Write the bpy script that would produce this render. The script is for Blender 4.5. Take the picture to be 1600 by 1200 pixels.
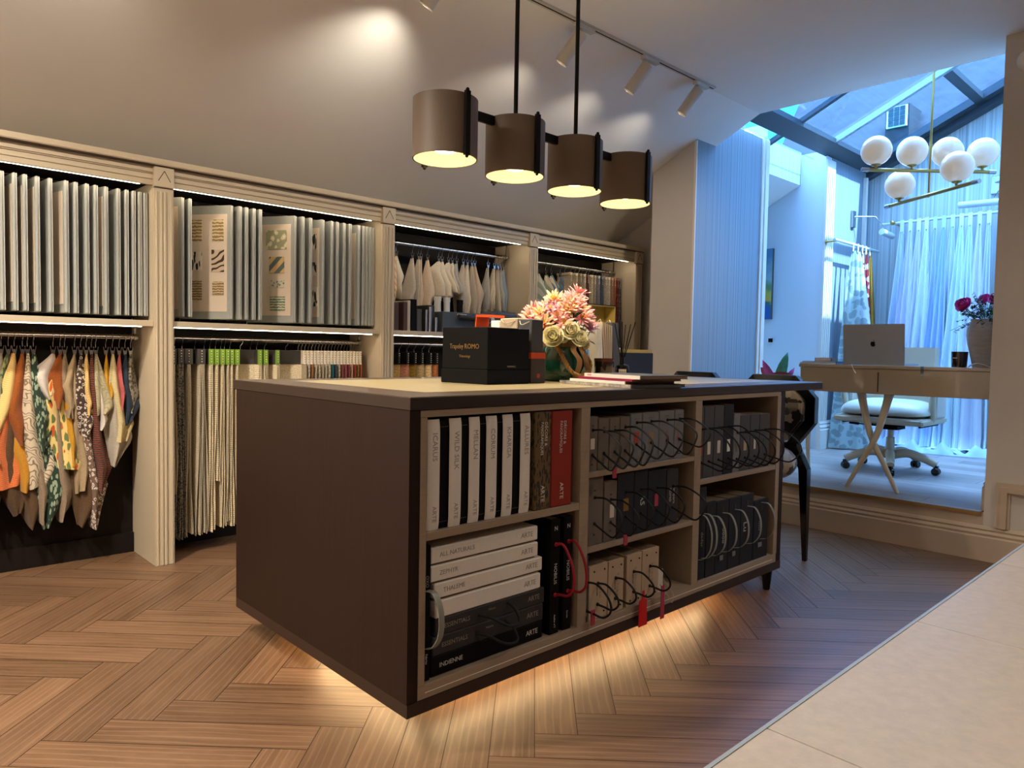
import bpy, math, random
from math import sin, cos, pi, radians, sqrt, atan2
from mathutils import Vector, Matrix, Quaternion

for _o in list(bpy.data.objects):
    bpy.data.objects.remove(_o)
SC = bpy.context.scene
COL = SC.collection

# ------------------------------------------------------------------ camera
cam_data = bpy.data.cameras.new('camera')
cam = bpy.data.objects.new('camera', cam_data)
COL.objects.link(cam)
cam_data.sensor_width = 36.0
cam_data.lens = 25.2886
cam_data.clip_start = 0.02
cam_data.clip_end = 200
_M = ((0.72839, -0.01761, 0.68493), (-0.68493, -0.04476, 0.72724), (0.01785, -0.99884, -0.04466))
cam.matrix_world = Matrix(((_M[0][0], -_M[0][1], -_M[0][2], 0.0),
                           (_M[1][0], -_M[1][1], -_M[1][2], 0.0),
                           (_M[2][0], -_M[2][1], -_M[2][2], 1.06),
                           (0, 0, 0, 1)))
SC.camera = cam

# ------------------------------------------------------------------ exposure, sky, sun
SC.view_settings.view_transform = 'Standard'
SC.view_settings.look = 'None'
SC.view_settings.exposure = 1.15
SC.view_settings.gamma = 1.0
SC.view_settings.use_curve_mapping = False

world = bpy.data.worlds.new('sky')
SC.world = world
world.use_nodes = True
_nt = world.node_tree
_nt.nodes.clear()
_out = _nt.nodes.new('ShaderNodeOutputWorld')
_bg = _nt.nodes.new('ShaderNodeBackground')
_tc = _nt.nodes.new('ShaderNodeTexCoord')
_sep = _nt.nodes.new('ShaderNodeSeparateXYZ')
_rmp = _nt.nodes.new('ShaderNodeValToRGB')
_cr = _rmp.color_ramp
_cr.elements[0].position = 0.0
_cr.elements[0].color = (0.010, 0.066, 0.078, 1)
_cr.elements[1].position = 1.0
_cr.elements[1].color = (0.44, 0.68, 1.0, 1)
_e = _cr.elements.new(0.36); _e.color = (0.010, 0.066, 0.088, 1)
_e = _cr.elements.new(0.55); _e.color = (0.23, 0.43, 0.82, 1)
_nt.links.new(_tc.outputs['Generated'], _sep.inputs[0])
_nt.links.new(_sep.outputs['Z'], _rmp.inputs[0])
_nt.links.new(_rmp.outputs[0], _bg.inputs[0])
_nt.links.new(_bg.outputs[0], _out.inputs[0])
SKY = _bg
SKY.inputs[1].default_value = 16.0

_sd = bpy.data.lights.new('sun', 'SUN')
_sd.energy = 12.0
_sd.angle = radians(0.6)
_sd.color = (0.80, 0.97, 1.0)
sun = bpy.data.objects.new('sun', _sd)
COL.objects.link(sun)
_s = Vector((0.03, -0.60, 0.78)).normalized()       # direction towards the sun
sun.rotation_euler = _s.to_track_quat('Z', 'Y').to_euler()
sun.location = (6, 0, 8)

WARM = (1.0, 0.66, 0.36)

# ------------------------------------------------------------------ helpers
def hx(h):
    h = h.lstrip('#')
    o = []
    for i in (0, 2, 4):
        v = int(h[i:i + 2], 16) / 255.0
        o.append(v / 12.92 if v <= 0.04045 else ((v + 0.055) / 1.055) ** 2.4)
    return tuple(o)

def lerp(a, b, t):
    return a + (b - a) * t

def cr(pts, n=6, closed=False):
    """Catmull-Rom through the points"""
    P = [Vector(p) for p in pts]
    if closed:
        Q = [P[-1]] + P + [P[0], P[1]]
    else:
        Q = [P[0] * 2 - P[1]] + P + [P[-1] * 2 - P[-2]]
    out = []
    for i in range(1, len(Q) - 2):
        a, b, c, d = Q[i - 1], Q[i], Q[i + 1], Q[i + 2]
        for k in range(n):
            t = k / n
            out.append(0.5 * ((2 * b) + (c - a) * t + (2 * a - 5 * b + 4 * c - d) * t * t + (3 * b - a - 3 * c + d) * t ** 3))
    if not closed:
        out.append(P[-1])
    return out

class MB:
    def __init__(s):
        s.v = []; s.f = []; s.uv = None; s.rnd = None
    def add(s, vs, fs):
        o = len(s.v)
        s.v += [tuple(v) for v in vs]
        s.f += [tuple(i + o for i in f) for f in fs]
        return s
    def box(s, x0, x1, y0, y1, z0, z1):
        vs = [(x0, y0, z0), (x1, y0, z0), (x1, y1, z0), (x0, y1, z0), (x0, y0, z1), (x1, y0, z1), (x1, y1, z1), (x0, y1, z1)]
        return s.add(vs, [(0, 3, 2, 1), (4, 5, 6, 7), (0, 1, 5, 4), (1, 2, 6, 5), (2, 3, 7, 6), (3, 0, 4, 7)])
    def rbox(s, c, size, M):
        h = [a / 2 for a in size]
        M = M.to_matrix() if hasattr(M, 'to_matrix') else M
        vs = [Vector(c) + M @ Vector((sx * h[0], sy * h[1], sz * h[2])) for sz in (-1, 1) for (sx, sy) in ((-1, -1), (1, -1), (1, 1), (-1, 1))]
        return s.add(vs, [(0, 3, 2, 1), (4, 5, 6, 7), (0, 1, 5, 4), (1, 2, 6, 5), (2, 3, 7, 6), (3, 0, 4, 7)])
    def prism(s, poly, axis, a, b):
        n = len(poly)
        def P(p, t):
            return {'x': (t, p[0], p[1]), 'y': (p[0], t, p[1]), 'z': (p[0], p[1], t)}[axis]
        vs = [P(p, a) for p in poly] + [P(p, b) for p in poly]
        fs = [tuple(range(n))[::-1], tuple(range(n, 2 * n))] + [(i, (i + 1) % n, n + (i + 1) % n, n + i) for i in range(n)]
        return s.add(vs, fs)
    def tube(s, pts, r, n=8, closed=False):
        P = [Vector(p) for p in pts]
        m = len(P)
        R = r if isinstance(r, (list, tuple)) else [r] * m
        T = []
        for i in range(m):
            if closed:
                t = P[(i + 1) % m] - P[i - 1]
            else:
                t = P[min(i + 1, m - 1)] - P[max(i - 1, 0)]
            T.append(t.normalized() if t.length > 1e-9 else Vector((0, 0, 1)))
        u = T[0].orthogonal().normalized()
        vs = []
        for i in range(m):
            u = (u - T[i] * u.dot(T[i]))
            u = u.normalized() if u.length > 1e-6 else T[i].orthogonal().normalized()
            w = T[i].cross(u)
            for k in range(n):
                a = 2 * pi * k / n
                vs.append(P[i] + (u * cos(a) + w * sin(a)) * R[i])
        fs = []
        for i in range(m if closed else m - 1):
            j = (i + 1) % m
            for k in range(n):
                fs.append((i * n + k, i * n + (k + 1) % n, j * n + (k + 1) % n, j * n + k))
        if not closed:
            fs += [tuple(range(n))[::-1], tuple((m - 1) * n + k for k in range(n))]
        return s.add(vs, fs)
    def lathe(s, prof, c=(0, 0, 0), n=28, M=None, cap=True):
        vs = []; fs = []
        m = len(prof)
        for (r, z) in prof:
            for k in range(n):
                a = 2 * pi * k / n
                p = Vector((r * cos(a), r * sin(a), z))
                if M: p = M @ p
                vs.append(p + Vector(c))
        for i in range(m - 1):
            for k in range(n):
                fs.append((i * n + k, i * n + (k + 1) % n, (i + 1) * n + (k + 1) % n, (i + 1) * n + k))
        if cap and prof[0][0] > 1e-6: fs.append(tuple(range(n))[::-1])
        if cap and prof[-1][0] > 1e-6: fs.append(tuple((m - 1) * n + k for k in range(n)))
        return s.add(vs, fs)
    def grid(s, fn, nu, nv, thick=0.0):
        P = [[Vector(fn(i / nu, j / nv)) for i in range(nu + 1)] for j in range(nv + 1)]
        vs = [P[j][i] for j in range(nv + 1) for i in range(nu + 1)]
        W = nu + 1
        fs = [(j * W + i, j * W + i + 1, (j + 1) * W + i + 1, (j + 1) * W + i) for j in range(nv) for i in range(nu)]
        if thick:
            N = []
            for j in range(nv + 1):
                for i in range(nu + 1):
                    a = P[j][min(i + 1, nu)] - P[j][max(i - 1, 0)]
                    b = P[min(j + 1, nv)][i] - P[max(j - 1, 0)][i]
                    nn = a.cross(b)
                    N.append(nn.normalized() if nn.length > 1e-12 else Vector((0, 0, 1)))
            K = len(vs)
            back = [v - n_ * thick for v, n_ in zip(vs, N)]
            fb = [tuple(i + K for i in f[::-1]) for f in fs]
            rim = []
            for i in range(nu):
                rim.append((i + 1, i, K + i, K + i + 1))
                q = nv * W
                rim.append((q + i, q + i + 1, K + q + i + 1, K + q + i))
            for j in range(nv):
                rim.append((j * W, (j + 1) * W, K + (j + 1) * W, K + j * W))
                rim.append(((j + 1) * W + nu, j * W + nu, K + j * W + nu, K + (j + 1) * W + nu))
            vs = vs + back
            fs = fs + fb + rim
        return s.add(vs, fs)
    def sphere(s, c, r, nu=20, nv=12, sc=(1, 1, 1)):
        prof = [(max(1e-7, sin(pi * i / nv)) * r, -cos(pi * i / nv) * r) for i in range(nv + 1)]
        M = Matrix.Diagonal(sc)
        return s.lathe(prof, c, nu, M)

def obj(name, mb, mat, parent=None, bevel=0.0, smooth=None, seg=1):
    me = bpy.data.meshes.new(name)
    me.from_pydata(mb.v, [], mb.f)
    if mb.uv:
        ul = me.uv_layers.new(name='UVMap')
        ul.data.foreach_set('uv', [c for p in mb.uv for c in p])
    if mb.rnd:
        at = me.attributes.new('plank', 'FLOAT', 'FACE')
        at.data.foreach_set('value', mb.rnd)
    if bevel:
        import bmesh
        bm = bmesh.new(); bm.from_mesh(me)
        bmesh.ops.remove_doubles(bm, verts=bm.verts, dist=1e-6)
        es = [e for e in bm.edges if len(e.link_faces) == 2 and e.calc_face_angle(0) > 0.5]
        bmesh.ops.bevel(bm, geom=es, offset=bevel, segments=seg, affect='EDGES', clamp_overlap=True)
        bm.to_mesh(me); bm.free()
    if smooth is not None:
        me.polygons.foreach_set('use_smooth', [True] * len(me.polygons))
        me.set_sharp_from_angle(angle=radians(smooth))
    me.materials.append(mat)
    o = bpy.data.objects.new(name, me)
    COL.objects.link(o)
    if parent is not None: o.parent = parent
    return o

def tag(o, label, cat, group=None):
    o['label'] = label; o['category'] = cat
    if group: o['group'] = group
    return o

def thing(name, label, cat, loc=(0, 0, 0), rotz=0.0, group=None):
    o = bpy.data.objects.new(name, None)
    o.empty_display_size = 0.05
    COL.objects.link(o)
    o.location = loc; o.rotation_euler = (0, 0, rotz)
    return tag(o, label, cat, group)

def struct(name, mb, mat, parent=None, **k):
    o = obj(name, mb, mat, parent, **k)
    if parent is None: o['kind'] = 'structure'
    return o

def dup(root, loc, rotz=0.0, label=None, group=None, skip=()):
    r = root.copy(); COL.objects.link(r)
    r.location = loc; r.rotation_euler = (0, 0, rotz)
    if label: r['label'] = label
    if group: r['group'] = group
    for ch in list(root.children):
        c = ch.copy(); COL.objects.link(c); c.parent = r
        for g in list(ch.children):
            d = g.copy(); COL.objects.link(d); d.parent = c
    return r

def text(s, size, mat, parent, loc, right, up, name='lettering', align='CENTER', depth=0.0003, xs=1.0, spacing=1.0):
    cu = bpy.data.curves.new(name, 'FONT')
    cu.body = s; cu.size = size; cu.extrude = depth
    cu.align_x = align; cu.align_y = 'CENTER'; cu.space_character = spacing
    cu.resolution_u = 2
    tmp = bpy.data.objects.new('tmp', cu)
    COL.objects.link(tmp)
    me = bpy.data.meshes.new_from_object(tmp.evaluated_get(bpy.context.evaluated_depsgraph_get()))
    bpy.data.objects.remove(tmp)
    R = Vector(right).normalized(); U = Vector(up).normalized(); N = R.cross(U)
    M = Matrix((R * xs, U, N)).transposed()
    L = Vector(loc)
    me.transform(Matrix.Translation(L) @ M.to_4x4())
    me.name = name
    me.materials.clear(); me.materials.append(mat)
    o = bpy.data.objects.new(name, me)
    COL.objects.link(o)
    if parent is not None: o.parent = parent
    return o

ORD = ['first', 'second', 'third', 'fourth', 'fifth', 'sixth', 'seventh', 'eighth', 'ninth', 'tenth', 'eleventh', 'twelfth',
       'thirteenth', 'fourteenth', 'fifteenth', 'sixteenth', 'seventeenth', 'eighteenth', 'nineteenth', 'twentieth', 'twenty-first',
       'twenty-second', 'twenty-third', 'twenty-fourth', 'twenty-fifth']

# ------------------------------------------------------------------ materials
def _base(name):
    m = bpy.data.materials.new(name)
    m.use_nodes = True
    nt = m.node_tree
    b = nt.nodes['Principled BSDF']
    return m, nt, b

def _N(nt, t, **k):
    n = nt.nodes.new(t)
    for a, v in k.items(): setattr(n, a, v)
    return n

def mat(name, col, rough=0.6, metal=0.0, var=0.0, vs=6.0, bump=0.0, bs=150.0, stretch=(1, 1, 1), spec=0.5, coat=0.0):
    if isinstance(col, str): col = hx(col)
    m, nt, b = _base(name)
    b.inputs['Base Color'].default_value = (*col, 1)
    b.inputs['Roughness'].default_value = rough
    b.inputs['Metallic'].default_value = metal
    b.inputs['Specular IOR Level'].default_value = spec
    if coat:
        b.inputs['Coat Weight'].default_value = coat
        b.inputs['Coat Roughness'].default_value = 0.08
    if var or bump:
        tc = _N(nt, 'ShaderNodeTexCoord'); mp = _N(nt, 'ShaderNodeMapping')
        mp.inputs['Scale'].default_value = stretch
        nt.links.new(tc.outputs['Object'], mp.inputs[0])
    if var:
        nz = _N(nt, 'ShaderNodeTexNoise'); nz.inputs['Scale'].default_value = vs
        nz.inputs['Detail'].default_value = 5; nz.inputs['Roughness'].default_value = 0.65
        rp = _N(nt, 'ShaderNodeValToRGB')
        rp.color_ramp.elements[0].position = 0.3; rp.color_ramp.elements[1].position = 0.7
        rp.color_ramp.elements[0].color = (*[c * (1 - var) for c in col], 1)
        rp.color_ramp.elements[1].color = (*[min(1, c * (1 + var)) for c in col], 1)
        nt.links.new(mp.outputs[0], nz.inputs['Vector'])
        nt.links.new(nz.outputs['Fac'], rp.inputs[0])
        nt.links.new(rp.outputs[0], b.inputs['Base Color'])
    if bump:
        n2 = _N(nt, 'ShaderNodeTexNoise'); n2.inputs['Scale'].default_value = bs
        bp = _N(nt, 'ShaderNodeBump'); bp.inputs['Strength'].default_value = bump; bp.inputs['Distance'].default_value = 0.002
        nt.links.new(mp.outputs[0], n2.inputs['Vector'])
        nt.links.new(n2.outputs['Fac'], bp.inputs['Height'])
        nt.links.new(bp.outputs[0], b.inputs['Normal'])
    return m

def emis(name, col, strength):
    m, nt, b = _base(name)
    b.inputs['Base Color'].default_value = (0.8, 0.8, 0.8, 1)
    b.inputs['Emission Color'].default_value = (*col, 1)
    b.inputs['Emission Strength'].default_value = strength
    return m

def fab(name, base, acc, kind='plain', sc=40.0, acc2=None, rough=0.9, thr=0.5):
    """woven cloth with a printed or woven pattern"""
    base = hx(base); acc = hx(acc); acc2 = hx(acc2) if acc2 else acc
    m, nt, b = _base(name)
    b.inputs['Roughness'].default_value = rough
    b.inputs['Specular IOR Level'].default_value = 0.2
    b.inputs['Sheen Weight'].default_value = 0.15
    tc = _N(nt, 'ShaderNodeTexCoord'); mp = _N(nt, 'ShaderNodeMapping')
    nt.links.new(tc.outputs['Object'], mp.inputs[0])
    L = nt.links.new
    rp = _N(nt, 'ShaderNodeValToRGB')
    e = rp.color_ramp.elements
    if kind == 'plain':
        t = _N(nt, 'ShaderNodeTexNoise'); t.inputs['Scale'].default_value = sc * 6; t.inputs['Detail'].default_value = 3
        src = t.outputs['Fac']; L(mp.outputs[0], t.inputs['Vector'])
        e[0].position = 0.35; e[1].position = 0.65
    elif kind == 'stripe':
        t = _N(nt, 'ShaderNodeTexWave'); t.inputs['Scale'].default_value = sc; t.bands_direction = 'DIAGONAL'
        src = t.outputs['Fac']; L(mp.outputs[0], t.inputs['Vector'])
        e[0].position = thr - 0.08; e[1].position = thr + 0.08
    elif kind == 'rows':
        t = _N(nt, 'ShaderNodeTexWave'); t.inputs['Scale'].default_value = sc; t.bands_direction = 'Z'
        t.inputs['Distortion'].default_value = 3; t.inputs['Detail Scale'].default_value = 3
        src = t.outputs['Fac']; L(mp.outputs[0], t.inputs['Vector'])
        e[0].position = thr - 0.1; e[1].position = thr + 0.1
    elif kind == 'scribble':
        t = _N(nt, 'ShaderNodeTexWave'); t.inputs['Scale'].default_value = sc; t.bands_direction = 'DIAGONAL'
        t.inputs['Distortion'].default_value = 14; t.inputs['Detail'].default_value = 1; t.inputs['Detail Scale'].default_value = 0.8
        src = t.outputs['Fac']; L(mp.outputs[0], t.inputs['Vector'])
        e[0].position = thr - 0.12; e[1].position = thr + 0.12
    elif kind == 'mosaic':
        t = _N(nt, 'ShaderNodeTexVoronoi', distance='CHEBYCHEV'); t.inputs['Scale'].default_value = sc
        sp = _N(nt, 'ShaderNodeSeparateColor'); L(mp.outputs[0], t.inputs['Vector']); L(t.outputs['Color'], sp.inputs[0])
        src = sp.outputs[0]
        e[0].position = .25; e[1].position = .8; e[0].color = (*acc, 1); e[1].color = (*base, 1)
    elif kind in ('floral', 'leaf', 'ikat', 'spots'):
        t = _N(nt, 'ShaderNodeTexVoronoi'); t.inputs['Scale'].default_value = sc
        if kind in ('leaf', 'ikat'):
            mp.inputs['Rotation'].default_value = (0.3, 0.5, 0.2); mp.inputs['Scale'].default_value = (2.2, 2.2, 0.75)
        nz = _N(nt, 'ShaderNodeTexNoise'); nz.inputs['Scale'].default_value = sc * 0.7
        mx = _N(nt, 'ShaderNodeVectorMath', operation='MULTIPLY_ADD')
        mx.inputs[1].default_value = (0.35 / sc * 3,) * 3
        L(nz.outputs['Color'], mx.inputs[0]); L(mp.outputs[0], mx.inputs[2]); L(mp.outputs[0], nz.inputs['Vector'])
        L(mx.outputs[0], t.inputs['Vector'])
        src = t.outputs['Distance']
        if kind == 'floral':
            e[0].position = 0.18; e[1].position = 0.24
            x = e.new(0.42); x.color = (*base, 1)
        else:
            e[0].position = thr - 0.05; e[1].position = thr + 0.03
    e[0].color = (*acc, 1); e[1].color = (*base, 1)
    if kind == 'floral':
        e[0].color = (*acc2, 1); e[1].color = (*base, 1); e[2].color = (*base, 1)
        y = e.new(0.46); y.color = (*acc, 1)
        y = e.new(0.60); y.color = (*acc, 1)
    if kind == 'stripe' or kind == 'rows' or kind == 'scribble' or kind == 'plain':
        e[0].color = (*acc, 1); e[1].color = (*base, 1)
    L(src, rp.inputs[0])
    colout = rp.outputs[0]
    if kind == 'ikat':
        sp = _N(nt, 'ShaderNodeSeparateColor'); L(t.outputs['Color'], sp.inputs[0])
        r2 = _N(nt, 'ShaderNodeValToRGB'); r2.color_ramp.interpolation = 'CONSTANT'
        r2.color_ramp.elements[0].color = (*acc, 1); r2.color_ramp.elements[1].position = 0.62; r2.color_ramp.elements[1].color = (*acc2, 1)
        L(sp.outputs[0], r2.inputs[0])
        mm = _N(nt, 'ShaderNodeMix', data_type='RGBA')
        rp.color_ramp.elements[0].color = (0, 0, 0, 1); rp.color_ramp.elements[1].color = (1, 1, 1, 1)
        L(rp.outputs[0], mm.inputs[0]); L(r2.outputs[0], mm.inputs[6]); mm.inputs[7].default_value = (*base, 1)
        colout = mm.outputs[2]
    L(colout, b.inputs['Base Color'])
    wv = _N(nt, 'ShaderNodeTexNoise'); wv.inputs['Scale'].default_value = 700
    bp = _N(nt, 'ShaderNodeBump'); bp.inputs['Strength'].default_value = 0.25; bp.inputs['Distance'].default_value = 0.001
    L(mp.outputs[0], wv.inputs['Vector']); L(wv.outputs['Fac'], bp.inputs['Height']); L(bp.outputs[0], b.inputs['Normal'])
    return m

def stripes_mat(name, axis, c1, c2, sc):
    """wallpaper with irregular fine vertical stripes across one world axis"""
    m, nt, b = _base(name)
    b.inputs['Roughness'].default_value = 0.75
    tc = _N(nt, 'ShaderNodeTexCoord'); mp = _N(nt, 'ShaderNodeMapping')
    mp.inputs['Scale'].default_value = (1, 0, 0) if axis == 'x' else (0, 1, 0)
    L = nt.links.new
    L(tc.outputs['Object'], mp.inputs[0])
    rp = _N(nt, 'ShaderNodeValToRGB')
    n1 = _N(nt, 'ShaderNodeTexNoise'); n1.inputs['Scale'].default_value = sc; n1.inputs['Detail'].default_value = 6; n1.inputs['Roughness'].default_value = 0.85
    L(mp.outputs[0], n1.inputs['Vector']); L(n1.outputs['Fac'], rp.inputs[0])
    rp.color_ramp.elements[0].position = 0.42; rp.color_ramp.elements[1].position = 0.56
    rp.color_ramp.elements[0].color = (*hx(c1), 1); rp.color_ramp.elements[1].color = (*hx(c2), 1)
    L(rp.outputs[0], b.inputs['Base Color'])
    return m

def wood_floor(name, dark, light, rough=0.42):
    """oak planks: grain runs along the U of each plank, one tone per plank"""
    m, nt, b = _base(name)
    L = nt.links.new
    uv = _N(nt, 'ShaderNodeUVMap'); at = _N(nt, 'ShaderNodeAttribute', attribute_name='plank')
    mp = _N(nt, 'ShaderNodeMapping'); mp.inputs['Scale'].default_value = (1.6, 18, 1)
    cx = _N(nt, 'ShaderNodeCombineXYZ')
    mu = _N(nt, 'ShaderNodeMath', operation='MULTIPLY'); mu.inputs[1].default_value = 37.0
    L(at.outputs['Fac'], mu.inputs[0]); L(mu.outputs[0], cx.inputs[2])
    ad = _N(nt, 'ShaderNodeVectorMath', operation='ADD')
    L(uv.outputs[0], mp.inputs[0]); L(mp.outputs[0], ad.inputs[0]); L(cx.outputs[0], ad.inputs[1])
    n1 = _N(nt, 'ShaderNodeTexNoise'); n1.inputs['Scale'].default_value = 1.0; n1.inputs['Detail'].default_value = 7; n1.inputs['Roughness'].default_value = 0.7; n1.inputs['Distortion'].default_value = 0.6
    L(ad.outputs[0], n1.inputs['Vector'])
    r1 = _N(nt, 'ShaderNodeValToRGB')
    r1.color_ramp.elements[0].position = 0.3; r1.color_ramp.elements[0].color = (*hx(dark), 1)
    r1.color_ramp.elements[1].position = 0.72; r1.color_ramp.elements[1].color = (*hx(light), 1)
    L(n1.outputs['Fac'], r1.inputs[0])
    # limed cathedral figure
    wv = _N(nt, 'ShaderNodeTexWave'); wv.bands_direction = 'Y'; wv.inputs['Scale'].default_value = 1.5; wv.inputs['Distortion'].default_value = 7; wv.inputs['Detail'].default_value = 2; wv.inputs['Detail Scale'].default_value = 0.6
    m2 = _N(nt, 'ShaderNodeMapping'); m2.inputs['Scale'].default_value = (1.7, 9, 1)
    a2 = _N(nt, 'ShaderNodeVectorMath', operation='ADD')
    L(uv.outputs[0], m2.inputs[0]); L(m2.outputs[0], a2.inputs[0]); L(cx.outputs[0], a2.inputs[1]); L(a2.outputs[0], wv.inputs['Vector'])
    r2 = _N(nt, 'ShaderNodeValToRGB'); r2.color_ramp.elements[0].position = 0.82; r2.color_ramp.elements[0].color = (0, 0, 0, 1)
    r2.color_ramp.elements[1].position = 0.97; r2.color_ramp.elements[1].color = (0.10, 0.10, 0.10, 1)
    L(wv.outputs['Fac'], r2.inputs[0])
    mx = _N(nt, 'ShaderNodeMix', data_type='RGBA')
    L(r2.outputs[0], mx.inputs[0]); L(r1.outputs[0], mx.inputs[6]); mx.inputs[7].default_value = (*hx('#c9a98a'), 1)
    # tone per plank
    mr = _N(nt, 'ShaderNodeMapRange'); mr.inputs[3].default_value = 0.80; mr.inputs[4].default_value = 1.15
    L(at.outputs['Fac'], mr.inputs[0])
    hs = _N(nt, 'ShaderNodeHueSaturation'); L(mr.outputs[0], hs.inputs['Value']); L(mx.outputs[2], hs.inputs['Color'])
    L(hs.outputs[0], b.inputs['Base Color'])
    b.inputs['Roughness'].default_value = rough
    b.inputs['Specular IOR Level'].default_value = 0.4
    bp = _N(nt, 'ShaderNodeBump'); bp.inputs['Strength'].default_value = 0.06; bp.inputs['Distance'].default_value = 0.0006
    L(n1.outputs['Fac'], bp.inputs['Height']); L(bp.outputs[0], b.inputs['Normal'])
    return m

def glass_mat(name, col=(1, 1, 1), alpha=0.12, rough=0.02):
    """thin pane: mostly clear with a sheen"""
    m, nt, b = _base(name)
    nt.nodes.remove(b)
    out = [n for n in nt.nodes if n.type == 'OUTPUT_MATERIAL'][0]
    tr = _N(nt, 'ShaderNodeBsdfTransparent'); tr.inputs[0].default_value = (*col, 1)
    gl = _N(nt, 'ShaderNodeBsdfGlossy'); gl.inputs['Roughness'].default_value = rough
    mx = _N(nt, 'ShaderNodeMixShader'); mx.inputs[0].default_value = alpha
    nt.links.new(tr.outputs[0], mx.inputs[1]); nt.links.new(gl.outputs[0], mx.inputs[2]); nt.links.new(mx.outputs[0], out.inputs[0])
    return m

MT = {}
MT['paint'] = mat('stone_paint', '#c3bab0', 0.85, var=0.03, vs=3)
MT['ceil'] = mat('ceiling_paint', '#e9e5df', 0.8, var=0.02, vs=1.2)
MT['nookpaint'] = mat('cool_white_paint', '#ccd2d6', 0.8)
MT['trim'] = mat('trim_paint', '#b8a48f', 0.55)
MT['cab'] = mat('cabinet_lacquer', '#b9aa90', 0.5, var=0.02, vs=8, stretch=(14, 14, 0.6))
MT['cabhead'] = mat('cabinet_lacquer_moulding', '#bfae92', 0.5)
MT['groove'] = mat('moulding_groove', '#3d2f22', 0.8)
MT['cabdark'] = mat('wenge_back_panel', '#160f0b', 0.6, var=0.3, vs=5, stretch=(20, 20, 1), spec=.2)
MT['walnut'] = mat('dark_walnut_veneer', '#25160f', 0.5, var=0.22, vs=6, stretch=(22, 22, 0.7), spec=.25)
MT['walnutx'] = mat('dark_walnut_edging', '#2e2019', 0.38, var=0.2, vs=6, stretch=(0.7, 22, 22))
MT['oakpale'] = mat('pale_oak_veneer', '#a08e78', 0.5, var=0.08, vs=7, stretch=(0.8, 20, 26))
MT['inlay'] = mat('cream_leather_inlay', '#a4946f', 0.33, var=0.04, vs=60, bump=0.15, bs=500)
MT['black'] = mat('black_board', '#080707', 0.65, spec=.15)
MT['blackmetal'] = mat('black_metal', '#14120f', 0.4, metal=0.6)
MT['blackgloss'] = mat('black_lacquer', '#08080a', 0.16, spec=0.6)
MT['navy'] = mat('navy_cloth_board', '#131722', 0.7, var=0.1, vs=200)
MT['charcoal'] = mat('charcoal_board', '#2d2c2d', 0.7, var=0.06, vs=60)
MT['greyblue'] = mat('blue_grey_board', '#77797c', 0.7, var=0.06, vs=40, stretch=(12, 12, 1))
MT['taupe'] = mat('taupe_board', '#6d6358', 0.7, var=0.06, vs=40, stretch=(12, 12, 1))
MT['greybook'] = mat('slate_grey_board', '#4a494b', 0.7, var=0.06, vs=40, stretch=(12, 12, 1))
MT['creambook'] = mat('cream_wood_board', '#b9a388', 0.7, var=0.05, vs=30)
MT['white'] = mat('white_paper', '#d9d2c6', 0.8)
MT['offwhite'] = mat('off_white_spine_cloth', '#eee8de', 0.75, var=0.03, vs=100)
MT['pages'] = mat('page_block', '#7c6a55', 0.9, var=0.25, vs=30, stretch=(1, 1, 40))
MT['rope'] = mat('black_rope', '#0b0a0a', 0.7)
MT['redrope'] = mat('red_rope', '#a8142a', 0.7)
MT['red'] = mat('red_plastic_tag', '#d0121a', 0.5)
MT['rosetag'] = mat('rose_tag', '#b0394f', 0.6)
MT['greystrap'] = mat('grey_webbing', '#8d8f84', 0.85, bump=0.3, bs=300)
MT['ink'] = mat('grey_ink', '#8f877b', 0.7)
MT['inkpale'] = mat('pale_ink', '#aaa397', 0.7)
MT['inkwhite'] = mat('white_ink', '#c9c6c2', 0.6)
MT['inkdark'] = mat('dark_ink', '#3a342e', 0.7)
MT['gold'] = mat('gold_foil', '#b08d57', 0.3, metal=0.9)
MT['chrome'] = mat('chrome', '#b9b9b9', 0.18, metal=1.0)
MT['brass'] = mat('brass', '#b79a5a', 0.28, metal=0.9)
MT['brasstrim'] = mat('brass_edge_trim', '#a3845a', 0.35, metal=0.8)
MT['orange'] = mat('orange_board', '#c9480c', 0.6)
MT['redbook'] = mat('brick_red_cloth', '#8f2209', 0.7, var=0.04, vs=100)
MT['led'] = emis('led_strip_light', (1.0, 0.86, 0.66), 16.0)
MT['ledcool'] = emis('led_strip_light_under', (1.0, 0.82, 0.58), 12.0)
MT['glass'] = glass_mat('skylight_glass', (0.66, 0.79, 0.93), 0.07)
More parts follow.
